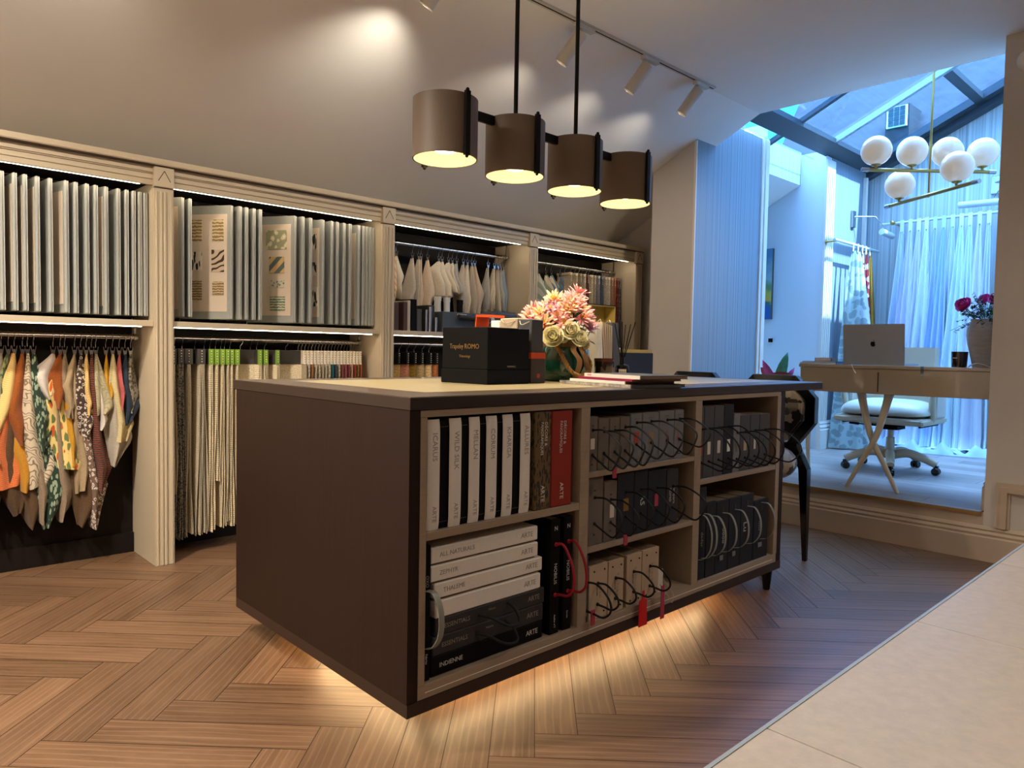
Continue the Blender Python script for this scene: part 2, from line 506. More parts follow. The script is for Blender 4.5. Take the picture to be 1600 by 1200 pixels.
# ================================================================== the setting
# herringbone oak floor of the showroom, one quad per plank
def herringbone(x0, x1, y0, y1, z, w=0.12, L=0.60, off=(2.673, 1.285), ang=-pi / 4, gap=0.0012):
    mb = MB(); mb.uv = []; mb.rnd = []
    R = random.Random(5)
    u = Vector((cos(ang), sin(ang))); v = Vector((-sin(ang), cos(ang)))
    O = Vector(off)
    n = int(round(L / w))
    def clip(poly):
        # clip convex polygon to the room rectangle
        for (ax, lim, sgn) in ((0, x0, 1), (0, x1, -1), (1, y0, 1), (1, y1, -1)):
            out = []
            for i in range(len(poly)):
                a, b = poly[i], poly[(i + 1) % len(poly)]
                da, db = (a[0][ax] - lim) * sgn, (b[0][ax] - lim) * sgn
                if da >= 0: out.append(a)
                if (da >= 0) != (db >= 0):
                    t = da / (da - db)
                    out.append((a[0].lerp(b[0], t), a[1].lerp(b[1], t)))
            poly = out
            if len(poly) < 3: return None
        return poly
    for k in range(-70, 71):
        for m in range(-10, 11):
            ou, ov = k * w + m * 2 * L, k * w
            for (a0, b0, la, lb) in ((ou, ov, L, w), (ou, ov + w, w, L)):
                q = [(a0 + gap, b0 + gap), (a0 + la - gap, b0 + gap), (a0 + la - gap, b0 + lb - gap), (a0 + gap, b0 + lb - gap)]
                P = [O + u * a + v * b for a, b in q]
                if max(p.x for p in P) < x0 or min(p.x for p in P) > x1 or max(p.y for p in P) < y0 or min(p.y for p in P) > y1: continue
                r = R.random(); ru = R.random() * 9
                if la > lb: UV = [Vector((ru + a - a0, b - b0)) for a, b in q]
                else: UV = [Vector((ru + b - b0, a - a0)) for a, b in q]
                poly = clip(list(zip(P, UV)))
                if not poly: continue
                o = len(mb.v)
                mb.v += [(p[0].x, p[0].y, z) for p in poly]
                mb.f.append(tuple(range(o, o + len(poly))))
                mb.uv += [(p[1].x, p[1].y) for p in poly]
                mb.rnd.append(r)
    return mb

MT['floor'] = wood_floor('limed_oak_herringbone', '#5a402a', '#7e5f46', 0.38)
MT['floorgap'] = mat('floor_joint', '#3a2617', 0.8)
fl = struct('floor', herringbone(-1.6, 4.42, -2.6, 4.02, 0.0), MT['floor'])
sb = MB().box(-1.6, 4.98, -2.6, 4.02, -0.10, -0.0012)
struct('subfloor', sb, MT['floorgap'], fl)

# conservatory floor, a step higher
def planks(x0, x1, y0, y1, z, w=0.19, L=1.4):
    mb = MB(); mb.uv = []; mb.rnd = []; R = random.Random(9)
    i = 0; x = x0
    while x < x1:
        y = y0 - R.random() * L
        while y < y1:
            ya, yb = max(y, y0), min(y + L, y1); xb = min(x + w, x1)
            if yb > ya:
                g = 0.0012; o = len(mb.v)
                mb.v += [(x + g, ya + g, z), (xb - g, ya + g, z), (xb - g, yb - g, z), (x + g, yb - g, z)]
                mb.f.append((o, o + 1, o + 2, o + 3)); ru = R.random() * 7
                mb.uv += [(ru, 0), (ru, w), (ru + yb - ya, w), (ru + yb - ya, 0)]; mb.rnd.append(R.random())
            y += L
        x += w
    return mb
MT['floor2'] = wood_floor('grey_limed_oak', '#8b8078', '#a89d94', 0.45)
f2 = struct('floor_2', planks(4.452, 7.2, 0.60, 3.9, 0.255), MT['floor2'])
struct('subfloor', MB().box(4.44, 7.2, 0.60, 3.9, 0.10, 0.2538), MT['floorgap'], f2)

# showroom walls (outer skins give them depth)
struct('wall_left', MB().box(-1.6, 4.98, 4.02, 4.14, 0, 2.4), MT['paint'])
struct('wall_far', MB().box(4.98, 5.08, 2.86, 4.14, 0, 2.9), MT['paint'])
struct('wall_back', MB().box(-1.7, -1.6, -2.7, 4.14, 0, 2.85), MT['paint'])
struct('wall_right', MB().box(-1.6, 4.55, -2.7, -2.6, 0, 2.85), MT['paint'])
# end wall right of the opening
struct('wall_end', MB().box(4.42, 4.60, -2.6, 1.03, 0, 2.78), MT['paint'])
# sloped ceiling over the cabinets and the flat ceiling
SL = 0.48
def zsl(y): return 2.01 + SL * (4.02 - y)
sl = MB()
sl.prism([(4.02, 2.01), (2.86, zsl(2.86)), (2.86, zsl(2.86) + 0.12), (4.02, 2.13)], 'x', -1.6, 4.98)
sl.prism([(2.86, zsl(2.86)), (2.52, zsl(2.52)), (2.52, zsl(2.52) + 0.12), (2.86, zsl(2.86) + 0.12)], 'x', -1.6, 4.675)
struct('ceiling_slope', sl, MT['ceil'])
ZC = zsl(2.52)
struct('ceiling', MB().box(-1.6, 4.675, -2.6, 2.52, ZC, ZC + 0.12), MT['ceil'])
# pier between showroom and conservatory: painted face to the room, striped paper on the reveal
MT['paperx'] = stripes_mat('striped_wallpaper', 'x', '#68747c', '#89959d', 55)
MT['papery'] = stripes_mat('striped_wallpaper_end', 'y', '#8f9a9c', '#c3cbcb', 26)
struct('wall_pier', MB().prism([(2.862, 0), (3.215, 0), (3.215, zsl(3.215) + .05), (2.862, zsl(2.862) + .05)], 'x', 4.42, 4.99), MT['paint'])
struct('wall_reveal', MB().box(4.424, 5.40, 2.85, 2.8615, 0.255, 2.77), MT['paperx'])
struct('trim_1', MB().box(4.416, 4.426, 2.846, 2.864, 0.255, 2.56), MT['white'])
bm_ = MB()
for (a, b_, d) in ((5.34, 5.375, 0.012), (5.375, 5.42, 0.022), (5.42, 5.45, 0.010)):
    bm_.box(a, b_, 2.85 - d, 2.862, 0.255, 2.77)
struct('trim_2', bm_, MT['white'])
# riser and skirting of the step
struct('wall_riser', MB().box(4.42, 4.452, 1.03, 2.862, 0, 0.2535), MT['trim'])
def skirting_profile(): return [(0, 0), (-0.022, 0), (-0.022, 0.125), (-0.014, 0.132), (-0.018, 0.145), (-0.008, 0.158), (-0.012, 0.168), (-0.004, 0.182), (0, 0.185)]
struct('baseboard_right', MB().prism([(4.42 + x, z) for x, z in skirting_profile()], 'y', -2.6, 2.862), MT['trim'])
struct('trim_3', MB().box(4.408, 4.458, 1.04, 2.85, 0.236, 0.2575), MT['brasstrim'])
# panel moulding on the end wall
pm = MB()
for (d0, d1, t) in ((0, 0.022, 0.016), (0.022, 0.05, 0.024), (0.05, 0.062, 0.010)):
    pm.box(4.42 - t, 4.4205, 0.975 - d1, 0.975 - d0, 0.185, 0.425 - d0)
    pm.box(4.42 - t, 4.4205, -2.5, 0.975 - d1 + 0.0002, 0.425 - d1, 0.425 - d0)
struct('trim_4', pm, MT['trim'])
# cut end of the conservatory skirting behind the end wall
struct('baseboard_end', MB().prism([(1.03 - x, z + .258) for x, z in skirting_profile()], 'x', 4.46, 4.60), MT['trim'])
sd = tag(obj('smoke_detector', MB().lathe([(0.0001, 0.055), (0.03, 0.05), (0.048, 0.03), (0.052, 0.0)], (0, 0, 0), 28, Matrix.Rotation(-pi / 2, 3, 'Y')), MT['white'], smooth=40),
         'round white alarm dome high on the end wall', 'alarm')
sd.location = (4.4195, 0.925, 2.575)
sd.rotation_euler = (0, 0, 0)

# ---- conservatory walls
GX = 7.2
def zroof(y): return 2.79 + 0.455 * (2.85 - y)
struct('wall_gable', MB().prism([(0.5, 0.0), (2.73, 0.0), (2.73, zroof(2.73) - .01), (0.5, zroof(0.5) - .01)], 'x', GX, GX + 0.1), MT['papery'])
struct('wall_window_side', MB().box(6.351, GX + .1, 2.73, 2.85, 0.0, zroof(2.75) - .02), MT['paperx'])
struct('wall_nook_end', MB().box(6.25, 6.35, 2.732, 4.0, 0.0, 2.84), MT['nookpaint'])
struct('wall_nook_side', MB().box(5.40, 5.45, 2.862, 4.0, 0.0, 2.9), MT['nookpaint'])
struct('wall_nook_rear', MB().box(5.3, 6.4, 3.98, 4.08, 0.0, 2.9), MT['nookpaint'])
struct('wall_over_nook', MB().box(5.45, 6.25, 2.96, 3.02, 2.575, 2.86), MT['paperx'])
struct('ceiling_nook', MB().prism([(2.962, 2.575), (3.98, 2.06), (3.98, 2.16), (2.962, 2.68)], 'x', 5.45, 6.25), MT['ceil'])
struct('wall_outer_sunblock', MB().box(4.60, 5.62, 0.42, 0.495, 0.0, 7.0).box(5.6201, GX + .1, 0.42, 0.495, 0.0, 4.3), MT['paint'])  # unseen side wall, raised in two steps to keep sun off the reveal
struct('wall_over_opening', MB().prism([(0.5, ZC + .06), (2.52, ZC + .06), (2.85, zsl(2.85) + .06), (2.85, 5.9), (0.5, 5.9)], 'x', 4.60, 4.658), MT['ceil'])  # carried up out of view above the glass to block sun
# corner pilaster with skirting beside the nook, and tall skirting round the room
pl = MB()
pl.box(6.235, 6.40, 2.715, 2.735, 0.255, zroof(2.73) - .08)
for k in range(4): pl.box(6.252 + k * .036, 6.270 + k * .036, 2.708, 2.716, 0.50, zroof(2.73) - .2)
struct('trim_5', pl, MT['white'])
sk = MB().prism([(2.715 + x, z * 1.35 + .255) for x, z in skirting_profile()], 'x', 6.232, 7.195)
struct('baseboard_nook', sk, MT['white'])
struct('trim_6', MB().box(7.05, 7.085, 2.70, 2.731, .49, zroof(2.73) - .1), MT['white'])

# ---- glazed roof
MT['beam'] = mat('slate_blue_steel', '#3b454c', 0.4, metal=0.3)
MT['beamlight'] = mat('pale_aluminium', '#aab4b8', 0.4, metal=0.4)
def roof_bar(name, x0, x1, ya, yb, d0, d1, m, par=None):
    """bar that follows the pitch between ya (low) and yb (high), d0..d1 measured down from the glass"""
    return struct(name, MB().prism([(ya, zroof(ya) - d0), (yb, zroof(yb) - d0), (yb, zroof(yb) - d1), (ya, zroof(ya) - d1)], 'x', x0, x1), m, par)
win = bpy.data.objects.new('window_1', None); COL.objects.link(win); win['kind'] = 'structure'
gl = MB().prism([(2.86, zroof(2.86)), (0.5, zroof(.5)), (.5, zroof(.5) + .012), (2.86, zroof(2.86) + .012)], 'x', 4.66, 7.25)
struct('pane', gl, MT['glass'], win)
gl2 = MB().prism([(3.02, 2.86), (2.86, zroof(2.86)), (2.86, zroof(2.86) + .012), (3.02, 2.872)], 'x', 5.40, 6.3)
struct('pane', gl2, MT['glass'], win)
roof_bar('glazing_bar', 6.11, 6.15, 2.66, .5, 0.0, .05, MT['beamlight'], win)
roof_bar('glazing_bar', 5.46, 5.50, 2.86, .5, 0.0, .035, MT['beam'], win)
roof_bar('rafter', 6.98, 7.06, 2.72, .5, -.02, .05, MT['beam'], win)
roof_bar('rafter', 7.065, 7.10, 2.72, .5, 0.0, .035, MT['beamlight'], win)
roof_bar('rafter', 7.10, 7.20, 2.73, .5, -.01, .10, MT['beam'], win)
struct('trim_7', MB().prism([(2.745, 2.79), (2.60, 2.845), (2.60, 2.885), (2.745, 2.825)], 'x', 4.675, 7.2), MT['beam'])
struct('trim_8', MB().prism([(1.83, zroof(1.83) - .005), (1.77, zroof(1.77) - .005), (1.77, zroof(1.77) - .05), (1.83, zroof(1.83) - .05)], 'x', 6.15, 7.2), MT['beam'])

# ---- the house seen through the glass: slate roof with a dormer window
MT['slate'] = mat('slate_roof', '#171e26', 0.8, var=0.75, vs=3, bump=.4, bs=30, stretch=(1, 1, 2.5))
MT['render'] = mat('pale_render', '#a9a99f', 0.8)
MT['darkpane'] = mat('dark_window_glass', '#31404a', 0.15)
nb = thing('neighbouring_house', 'slate-roofed house seen through the glazed roof, with a small dormer window', 'house', (13, 2, 0))
obj('roof', MB().prism([(0, 2.4), (5.0, 9.6), (5.6, 9.2), (0.7, 2.0)], 'y', -6, 5.7), MT['slate'], nb)
obj('wall', MB().box(0.7, 5.0, -5.8, 5.5, -3, 2.6), MT['render'], nb)
dw = obj('dormer', MB().box(1.75, 3.6, 2.93, 3.35, 5.1, 5.85), MT['slate'], nb)
wf = MB(); wf.box(1.71, 1.75, 2.96, 3.32, 5.44, 5.83)
obj('window_frame', wf, MT['white'], dw)
wp = MB()
for i in range(3):
    for j in range(4): wp.box(1.695, 1.71, 2.99 + i * .102, 3.08 + i * .102, 5.465 + j * .090, 5.545 + j * .090)
obj('window_pane', wp, MT['darkpane'], dw)
# ================================================================== wall of display cabinets
PIL = [-0.132, 1.104, 2.362, 3.578, 4.804]      # left edges of the pilasters
YF = 3.66
def cabinet(i):
    x0 = PIL[i] + .088; x1 = PIL[i + 1]; w = x1 - x0
    where = ['far-left bay, with multicoloured swatches hanging below', 'second bay from the left, with long cream fabrics hanging below',
             'third bay from the left, with pale swatches above tubes', 'far-right bay, next to the painted pier'][i]
    t = thing('display_cabinet', 'cream fitted display cabinet, ' + where, 'cabinet', (x0, YF, 0), 0, 'fitted cabinets along the wall')
    obj('back_panel', MB().box(0, w, .345, .357, 0.10, 1.83), MT['cabdark'], t)
    obj('plinth_board', MB().box(0, w, .325, .3445, 0, .10), MT['cabdark'], t)
    obj('ceiling_panel', MB().box(0, w, .02, .344, 1.832, 1.85), MT['cabdark'], t)
    # header with stepped mouldings
    hd = [(.02, 1.815), (.0, 1.815), (.0, 1.838), (-.005, 1.842), (-.005, 1.862), (-.001, 1.8625), (-.001, 1.8655), (-.007, 1.866), (-.007, 1.8685), (-.003, 1.869), (-.003, 1.872), (-.008, 1.8725), (-.008, 1.899), (.02, 1.899)]
    obj('header', MB().prism(hd, 'x', 0, w), MT['cabhead'], t)
    obj('side_panel', MB().box(w + .0005, w + .0875, .0, .357, 0, 1.83), MT['cab'], t)
    if i == 0: obj('side_panel', MB().box(-.087, -.0005, .0, .357, 0, 1.83), MT['cab'], t)
    # fluted pilaster face
    pr = MB()
    a = w + .001
    pr.box(a, a + .086, -.016, -.0005, 0, 1.80)
    pi_ = obj('pilaster', pr, MT['cabhead'], t)
    fb = MB()
    for k, (d0, d1, h) in enumerate(((.004, .014, .006), (.024, .036, .005), (.040, .052, .008), (.066, .080, .006))):
        fb.box(a + d0, a + d1, -.016 - h, -.0159, 0.0, 1.785)
    obj('fluting', fb, MT['cabhead'], pi_, bevel=.002)
    cb = obj('capital_block', MB().box(a - .002, a + .088, -.024, -.0005, 1.806, 1.899), MT['cabhead'], t, bevel=.002)
    cv = MB()
    for s_ in (-1, 1):
        cv.rbox((a + .043 + s_ * .0135, -.0243, 1.858), (.003, .0012, .056), Matrix.Rotation(-s_ * .52, 3, 'Y'))
    obj('chevron_groove', cv, MT['groove'], cb)
    # shelf, light strips, rails
    if i < 3: obj('shelf', MB().box(0, w, .002, .344, 1.150, 1.178), MT['cabhead'], t, bevel=.001)
    obj('led_strip', MB().box(.0, w - .05, .022, .032, 1.8155, 1.819), MT['led'], t)
    if i < 3: obj('led_strip', MB().box(.0, w - .05, .008, .018, 1.1465, 1.1495), MT['ledcool'], t)
    def rail(z, r=.0125):
        q = obj('hanging_rail', MB().tube([(.002, .19, z), (w - .03, .19, z)], r, 14), MT['chrome'], t, smooth=40)
        b = MB().tube([(w - .035, .19, z), (w - .018, .19, z)], r * 1.35, 14)
        b.box(w - .033, w - .024, .186, .194, z, 1.1495 if z < 1.2 else 1.8315)
        obj('rail_bracket', b, MT['chrome'], q)
    if i < 3: rail(1.098)
    if i >= 2: rail(1.736)
    return t
for i in range(4): cabinet(i)
co = MB().prism([(0.03, 1.899), (.0, 1.899), (.0, 1.9045), (-.032, 1.9045), (-.036, 1.910), (-.036, 1.934), (.34, 1.934), (.34, 1.899)], 'x', PIL[0], 4.895)
cn = tag(obj('cornice', co, MT['cabhead'], bevel=.001), 'long cream cornice capping the row of fitted cabinets', 'cornice')
cn.location = (0, YF, 0)
obj('shadow_gap', MB().box(PIL[0], 4.893, -.026, .0, 1.8992, 1.9044), MT['groove'], cn)

# ------------------------------------------------------------------ flip boards in the two left upper bays
MT['board'] = mat('grey_board_cloth', '#97978f', 0.7, var=.03, vs=50)
MT['boardedge'] = mat('pale_board_edge', '#c9c7bb', 0.5)
MT['page'] = mat('cream_page', '#cfbca4', 0.85)
SAMP = [fab('relief_arcs', '#8a6f45', '#c9b48c', 'rows', 18, thr=.5), fab('line_arcs', '#c2ab90', '#3a2c25', 'scribble', 12, thr=.3), fab('gold_bars', '#bfa784', '#7d623c', 'rows', 24),
        fab('embossed_bloom', '#cfc19b', '#8f8d6c', 'floral', 30, '#e0d6b4'), fab('patchwork', '#c9a66b', '#5a6560', 'stripe', 9), fab('dotted_band', '#cabf9f', '#6e8277', 'spots', 60, thr=.4),
        fab('green_bars', '#c8bd98', '#5d7766', 'rows', 22), fab('inked_leaf', '#d8ccb4', '#22211d', 'leaf', 22)]
def board(x, yf, theta, label, group, page=0, samples=(), L=.30, zoff=0.0):
    """board hinged at the back; (x, yf) is its front edge, theta its turn from square"""
    bx = x - sin(theta) * L; by = yf + cos(theta) * L
    t = thing('sample_board', label, 'sample board', (bx, by, 1.198 + zoff), theta, group)
    H = .588
    # local: hinge at origin, board runs along -Y
    obj('panel', MB().box(-.007, .003, -L, 0, 0, H), MT['board'], t, bevel=.002)
    fr = MB().tube([(-.004, -L, .004), (-.004, -L, H - .004)], .008, 8)
    obj('edge_strip', fr, MT['board'], t, smooth=50)
    obj('edge_line', MB().box(.0032, .0062, -L - .004, -L + .012, 0.002, H - .002), MT['boardedge'], t)
    obj('hinge_pin', MB().tube([(0, .004, -.012), (0, .004, H + .008)], .004, 8), MT['chrome'], t)
    if page:
        pg = obj('page', MB().box(-.0095, -.0072, -L + .022, -.02, .04, H - .045), MT['page'], t)
        for (m, y0, y1, z0, z1) in samples:
            obj('fabric_sample', MB().box(-.0125, -.0096, -L + y0, -L + y1, z0, z1), m, pg, bevel=.001)
    return t
B1 = [.527, .572, .609, .654, .702, .763, .80, .844, .88, .922, .973, 1.008, 1.039, 1.066, 1.09]
B1 = [.36, .40, .445, .487] + B1
for k, x in enumerate(B1):
    th = .10 if k < 15 else -.02
    n = len(B1) - k
    lab = 'grey-edged sample board on the far-left upper rack, ' + (ORD[n - 1] + ' from its right end' if n > 1 else 'the one at its right end')
    pg = k in (4, 5, 6, 7, 9, 13)
    if k == 9: lab = 'grey sample board on the far-left upper rack showing a wide cream page'
    if k == 13: lab = 'grey sample board on the far-left upper rack showing a narrow cream page'
    board(x, 3.722, th if k not in (9, 13) else th + .14, lab, 'sample boards on the far-left upper rack', pg)
S = SAMP
B2 = [(1.259, .55), (1.295, .02), (1.507, .62), (1.547, .16), (1.581, .12), (1.621, .10), (1.655, .06), (1.858, .56), (1.899, .14), (1.945, .14), (2.02, .32),
      (2.076, .14), (2.111, .12), (2.155, .12), (2.194, .10), (2.252, .22), (2.283, .06), (2.306, .03), (2.329, .0), (2.350, -.02)]
for k, (x, th) in enumerate(B2):
    n = len(B2) - k
    lab = 'grey-edged sample board on the second upper rack, ' + (ORD[n - 1] + ' from its right end' if n > 1 else 'the one at its right end')
    sm = ()
    if k == 0:
        lab = 'shadowed sample board turned open at the left end of the second upper rack'
        sm = ((S[0], .05, .20, .40, .52), (S[1], .05, .20, .22, .34), (S[2], .05, .20, .06, .18))
    if k == 2:
        lab = 'open sample board with six gold and brown patterned swatches on its cream page'
        sm = ((S[0], .04, .105, .405, .515), (S[1], .037, .11, .245, .36), (S[2], .04, .105, .125, .195), (S[0], .165, .235, .405, .515), (S[7], .165, .235, .255, .35), (S[2], .165, .235, .10, .20))
    if k == 7:
        lab = 'open sample board with four sage and sand patterned swatches in a column'
        sm = ((S[3], .045, .175, .405, .51), (S[4], .06, .155, .275, .365), (S[5], .06, .155, .195, .235), (S[6], .055, .15, .065, .145))
    if k == 10:
        lab = 'sample board on the second upper rack with a strip of black and white swatches'
        sm = ((S[7], .04, .12, .42, .51), (S[7], .04, .12, .27, .35), (S[7], .03, .12, .10, .21))
    if k == 15: lab = 'sample board on the second upper rack showing a slim blank cream page'
    board(x, 3.722 if k not in (2, 7) else 3.735, th, lab, 'sample boards on the second upper rack', k in (0, 2, 7, 10, 15), sm, .30, 0.004 if k < 7 else 0)

# ------------------------------------------------------------------ swatches clipped by one corner
WID = [1.8]
def swatch_cloth(mb, wl, wr, tl, tr, h, bx=0.0, fold=.05, seed=0, y0=0.0, thick=.0016, curl=.0, tip=.12):
    """kite of cloth hanging from (0, y0, 0) down to z=-h; the left and right corners sit at heights tl, tr"""
    R = random.Random(seed); wl *= WID[0]; wr *= WID[0]
    ph = R.uniform(0, 6); fr = R.uniform(1.2, 2.2)
    def half(t, tc, w, end):
        if t < tc: return w * (.06 + .94 * (t / tc) ** 1.12)
        return lerp(w, end, ((t - tc) / (1 - tc)) ** .95)
    def fn(s, t):
        xl = -half(t, tl, wl, wl * tip); xr = half(t, tr, wr, wr * tip)
        x = lerp(xl, xr, s) + bx * t * t
        amp = fold * 1.9 * min(1, t * 1.7)
        y = y0 + amp * (abs(s - .45) * 2) ** 1.3 + .016 * sin(ph + fr * s * 6 + t * 4) * t + curl * t * t * (s - .3)
        z = -h * t + .012 * sin(s * 3 + ph) * t
        return (x, y, z)
    return mb.grid(fn, 12, 16, thick)

def clip_hook(t, mat_=None):
    m = MT['chrome']
    hk = MB().tube(cr([(0, .012, .078), (0, -.001, .0985), (0, -.016, .086), (0, -.012, .066), (0, .0, .054), (0, .0, .030)], 4), .0016, 6)
    h = obj('hook', hk, m, t, smooth=60)
    cl = MB()
    for s_ in (-1, 1):
        cl.add([(s_ * .003, -.004, -.004), (s_ * .009, -.004, .034), (s_ * .012, -.004, .034), (s_ * .005, -.004, -.006), (s_ * .003, .004, -.004), (s_ * .009, .004, .034), (s_ * .012, .004, .034), (s_ * .005, .004, -.006)],
               [(0, 1, 2, 3), (7, 6, 5, 4), (0, 4, 5, 1), (1, 5, 6, 2), (2, 6, 7, 3), (3, 7, 4, 0)])
    cl.box(-.005, .005, -.003, .003, .0, .018)
    obj('clip', cl, m, t)

def swatch(x, z, specs, label, group, rotz=0.0, yr=3.85):
    """specs: list of cloth layers (mat, wl, wr, tl, tr, h, bx, fold, tip)"""
    t = thing('fabric_swatch', label, 'fabric swatch', (x, yr, z - .0835), rotz, group)
    clip_hook(t)
    for k, (m, wl, wr, tl, tr, h, bx, fold, tip) in enumerate(specs):
        mb = MB()
        swatch_cloth(mb, wl, wr, tl, tr, h, bx, fold, int(x * 1000) + k * 7, -.006 + k * .011, tip=tip)
        o = obj('cloth' if k == 0 else 'under_cloth', mb, m, t, smooth=70)
    return t
F = dict(
    cream=fab('cream_linen', '#cdb88f', '#bda67c'), straw=fab('straw_weave', '#d7b676', '#c9a765', 'stripe', 60),
    coral=fab('coral_stripe_weave', '#b5482c', '#d98548', 'rows', 75), mustard=fab('mustard_weave', '#b8822c', '#a8741f'), rust=fab('rust_leather_cloth', '#94501f', '#7d4117'),
    sketch=fab('sketch_linen', '#c3b297', '#7c6c58', 'scribble', 26, thr=.2), green=fab('green_foliage_print', '#26382b', '#8d9a80', 'leaf', 42, thr=.42), ikat=fab('ikat_print', '#d7bd76', '#647041', 'ikat', 26, '#c0562b', thr=.46),
    whitepage=fab('white_backing', '#c9bfb4', '#b9aea3'), taupe=fab('taupe_linen', '#8d7a63', '#7d6a54'), sand=fab('sand_linen', '#a38d6d', '#937e5f'),
    bluegrey=fab('blue_grey_linen', '#5f6c78', '#53606b'), blackwhite=fab('ink_damask', '#c5b8a6', '#43342e', 'floral', 58, '#2e2522'), damask=fab('taupe_damask', '#c8bcae', '#6d5647', 'floral', 52, '#59463a'),
    brown=fab('brown_linen', '#5b432c', '#4b3723'), olive=fab('olive_page', '#a3997a', '#8f8566', 'scribble', 28, thr=.22), ochre=fab('ochre_cloth', '#c08d23', '#b07f1c'),
    carved=fab('carved_cream', '#cdbd92', '#a89767', 'rows', 60), cloud=fab('pale_grey_cloth', '#a9a08f', '#998f7e'), pink=fab('rose_cloth', '#a84a48', '#b86360'), navy=fab('navy_cloth', '#222c3a', '#2e3a49'),
    greyfleck=fab('grey_fleck', '#8d8474', '#4a443a', 'spots', 70), darkrib=fab('dark_rib', '#3a2f28', '#7a3b2a', 'rows', 30), moss=fab('moss_print', '#4a5a3a', '#8a8a5a', 'leaf', 40))
ZR = 1.098
GA = 'swatches clipped to the far-left lower rail'
W = 'clipped to the far-left lower rail'
def sw(x, lab, *specs, rz=0.0): return swatch(x, ZR, specs, lab, GA, rz)
sw(.40, 'sand linen swatch at the left end of the far-left lower rail', (F['sand'], .10, .07, .5, .6, .62, -.03, .05, .1))
sw(.468, 'plain cream swatch beside the sand one at the left end of the rail', (F['cream'], .09, .05, .5, .6, .50, -.02, .05, .1), (F['cloud'], .08, .06, .6, .7, .78, .0, .05, .2))
sw(.533, 'pale beige swatch behind the straw-yellow one at far left', (F['cloud'], .07, .03, .55, .6, .72, -.02, .05, .15))
sw(.559, 'narrow dark green patterned swatch near the left end of the lower rail', (F['moss'], .05, .025, .55, .65, .30, -.01, .04, .1))
sw(.581, 'straw-yellow swatch over a coral striped cloth with mustard edge', (F['straw'], .075, .02, .82, .5, .48, -.045, .03, .3), (F['coral'], .085, .05, .72, .82, .60, -.0, .03, .55), (F['brown'], .06, .06, .7, .8, .74, .02, .03, .12), rz=.15)
sw(.612, 'rust-brown leather-look swatch with a pale stripe', (F['rust'], .055, .028, .62, .80, .41, -.0, .02, .12), (F['mustard'], .05, .035, .7, .85, .62, .01, .03, .3), (F['brown'], .05, .05, .75, .85, .80, .03, .03, .1))
sw(.630, 'long off-white swatch with sketched brown lines', (F['sketch'], .025, .055, .6, .85, .62, .025, .02, .45), (F['taupe'], .02, .045, .7, .8, .78, .05, .03, .15))
sw(.653, 'dark green foliage-print swatch', (F['green'], .028, .055, .45, .62, .44, .035, .02, .2), (F['green'], .035, .09, .7, .76, .82, .045, .03, .10))
sw(.729, 'yellow swatch printed with green leaves and orange flowers', (F['whitepage'], .065, .012, .5, .5, .20, -.01, .01, .1), (F['ikat'], .055, .072, .82, .95, .54, .025, .02, .9), (F['taupe'], .02, .06, .75, .85, .78, .03, .03, .12))
sw(.757, 'small rust-orange swatch, square on', (F['rust'], .042, .022, .55, .7, .25, -.005, .02, .15))
sw(.775, 'dull brown swatch beside the small rust-orange one', (F['taupe'], .02, .035, .6, .8, .29, .01, .03, .15), (F['ochre'], .01, .03, .7, .8, .52, .03, .03, .2))
sw(.815, 'sand and blue-grey swatch with a long brown under-layer', (F['sand'], .036, .012, .5, .6, .30, -.0, .02, .2), (F['sand'], .015, .04, .6, .85, .66, .02, .03, .55), (F['brown'], .02, .07, .75, .85, .83, .02, .03, .15))
sw(.840, 'white swatch with a brown damask print', (F['blackwhite'], .018, .04, .5, .8, .40, .012, .02, .4), (F['damask'], .012, .055, .6, .75, .84, .05, .02, .25), rz=.1)
sw(.863, 'straw swatch with dark ribbed layers below', (F['straw'], .014, .028, .6, .8, .28, .01, .02, .4), (F['darkrib'], .006, .03, .7, .85, .40, .035, .03, .3))
sw(.885, 'dark brown patterned swatch behind the damask one', (F['darkrib'], .02, .05, .7, .82, .66, .03, .04, .25))
sw(.903, 'olive-cream swatch with white leaves of a book under it', (F['olive'], .010, .052, .5, .85, .30, .012, .01, .5), (F['whitepage'], .006, .045, .7, .9, .355, .012, .02, .4), (F['darkrib'], .006, .04, .7, .9, .35, .005, .03, .4))
sw(.946, 'thin ochre-yellow swatch left of the carved cream one', (F['ochre'], .006, .022, .55, .7, .27, .012, .02, .15))
sw(.975, 'cream swatch with carved ripple texture and pale folded tail', (F['carved'], .012, .052, .35, .8, .42, .012, .02, .65), (F['cloud'], .022, .055, .65, .78, .54, .004, .02, .15))
sw(1.004, 'rose-red swatch, narrow, near the right end', (F['pink'], .008, .028, .5, .7, .27, .008, .03, .15))
sw(1.030, 'deep navy swatch near the right end of the far-left lower rail', (F['navy'], .015, .045, .5, .75, .35, .01, .03, .35))
sw(1.055, 'grey flecked swatch beside the pilaster', (F['greyfleck'], .02, .035, .5, .65, .30, .0, .04, .2))

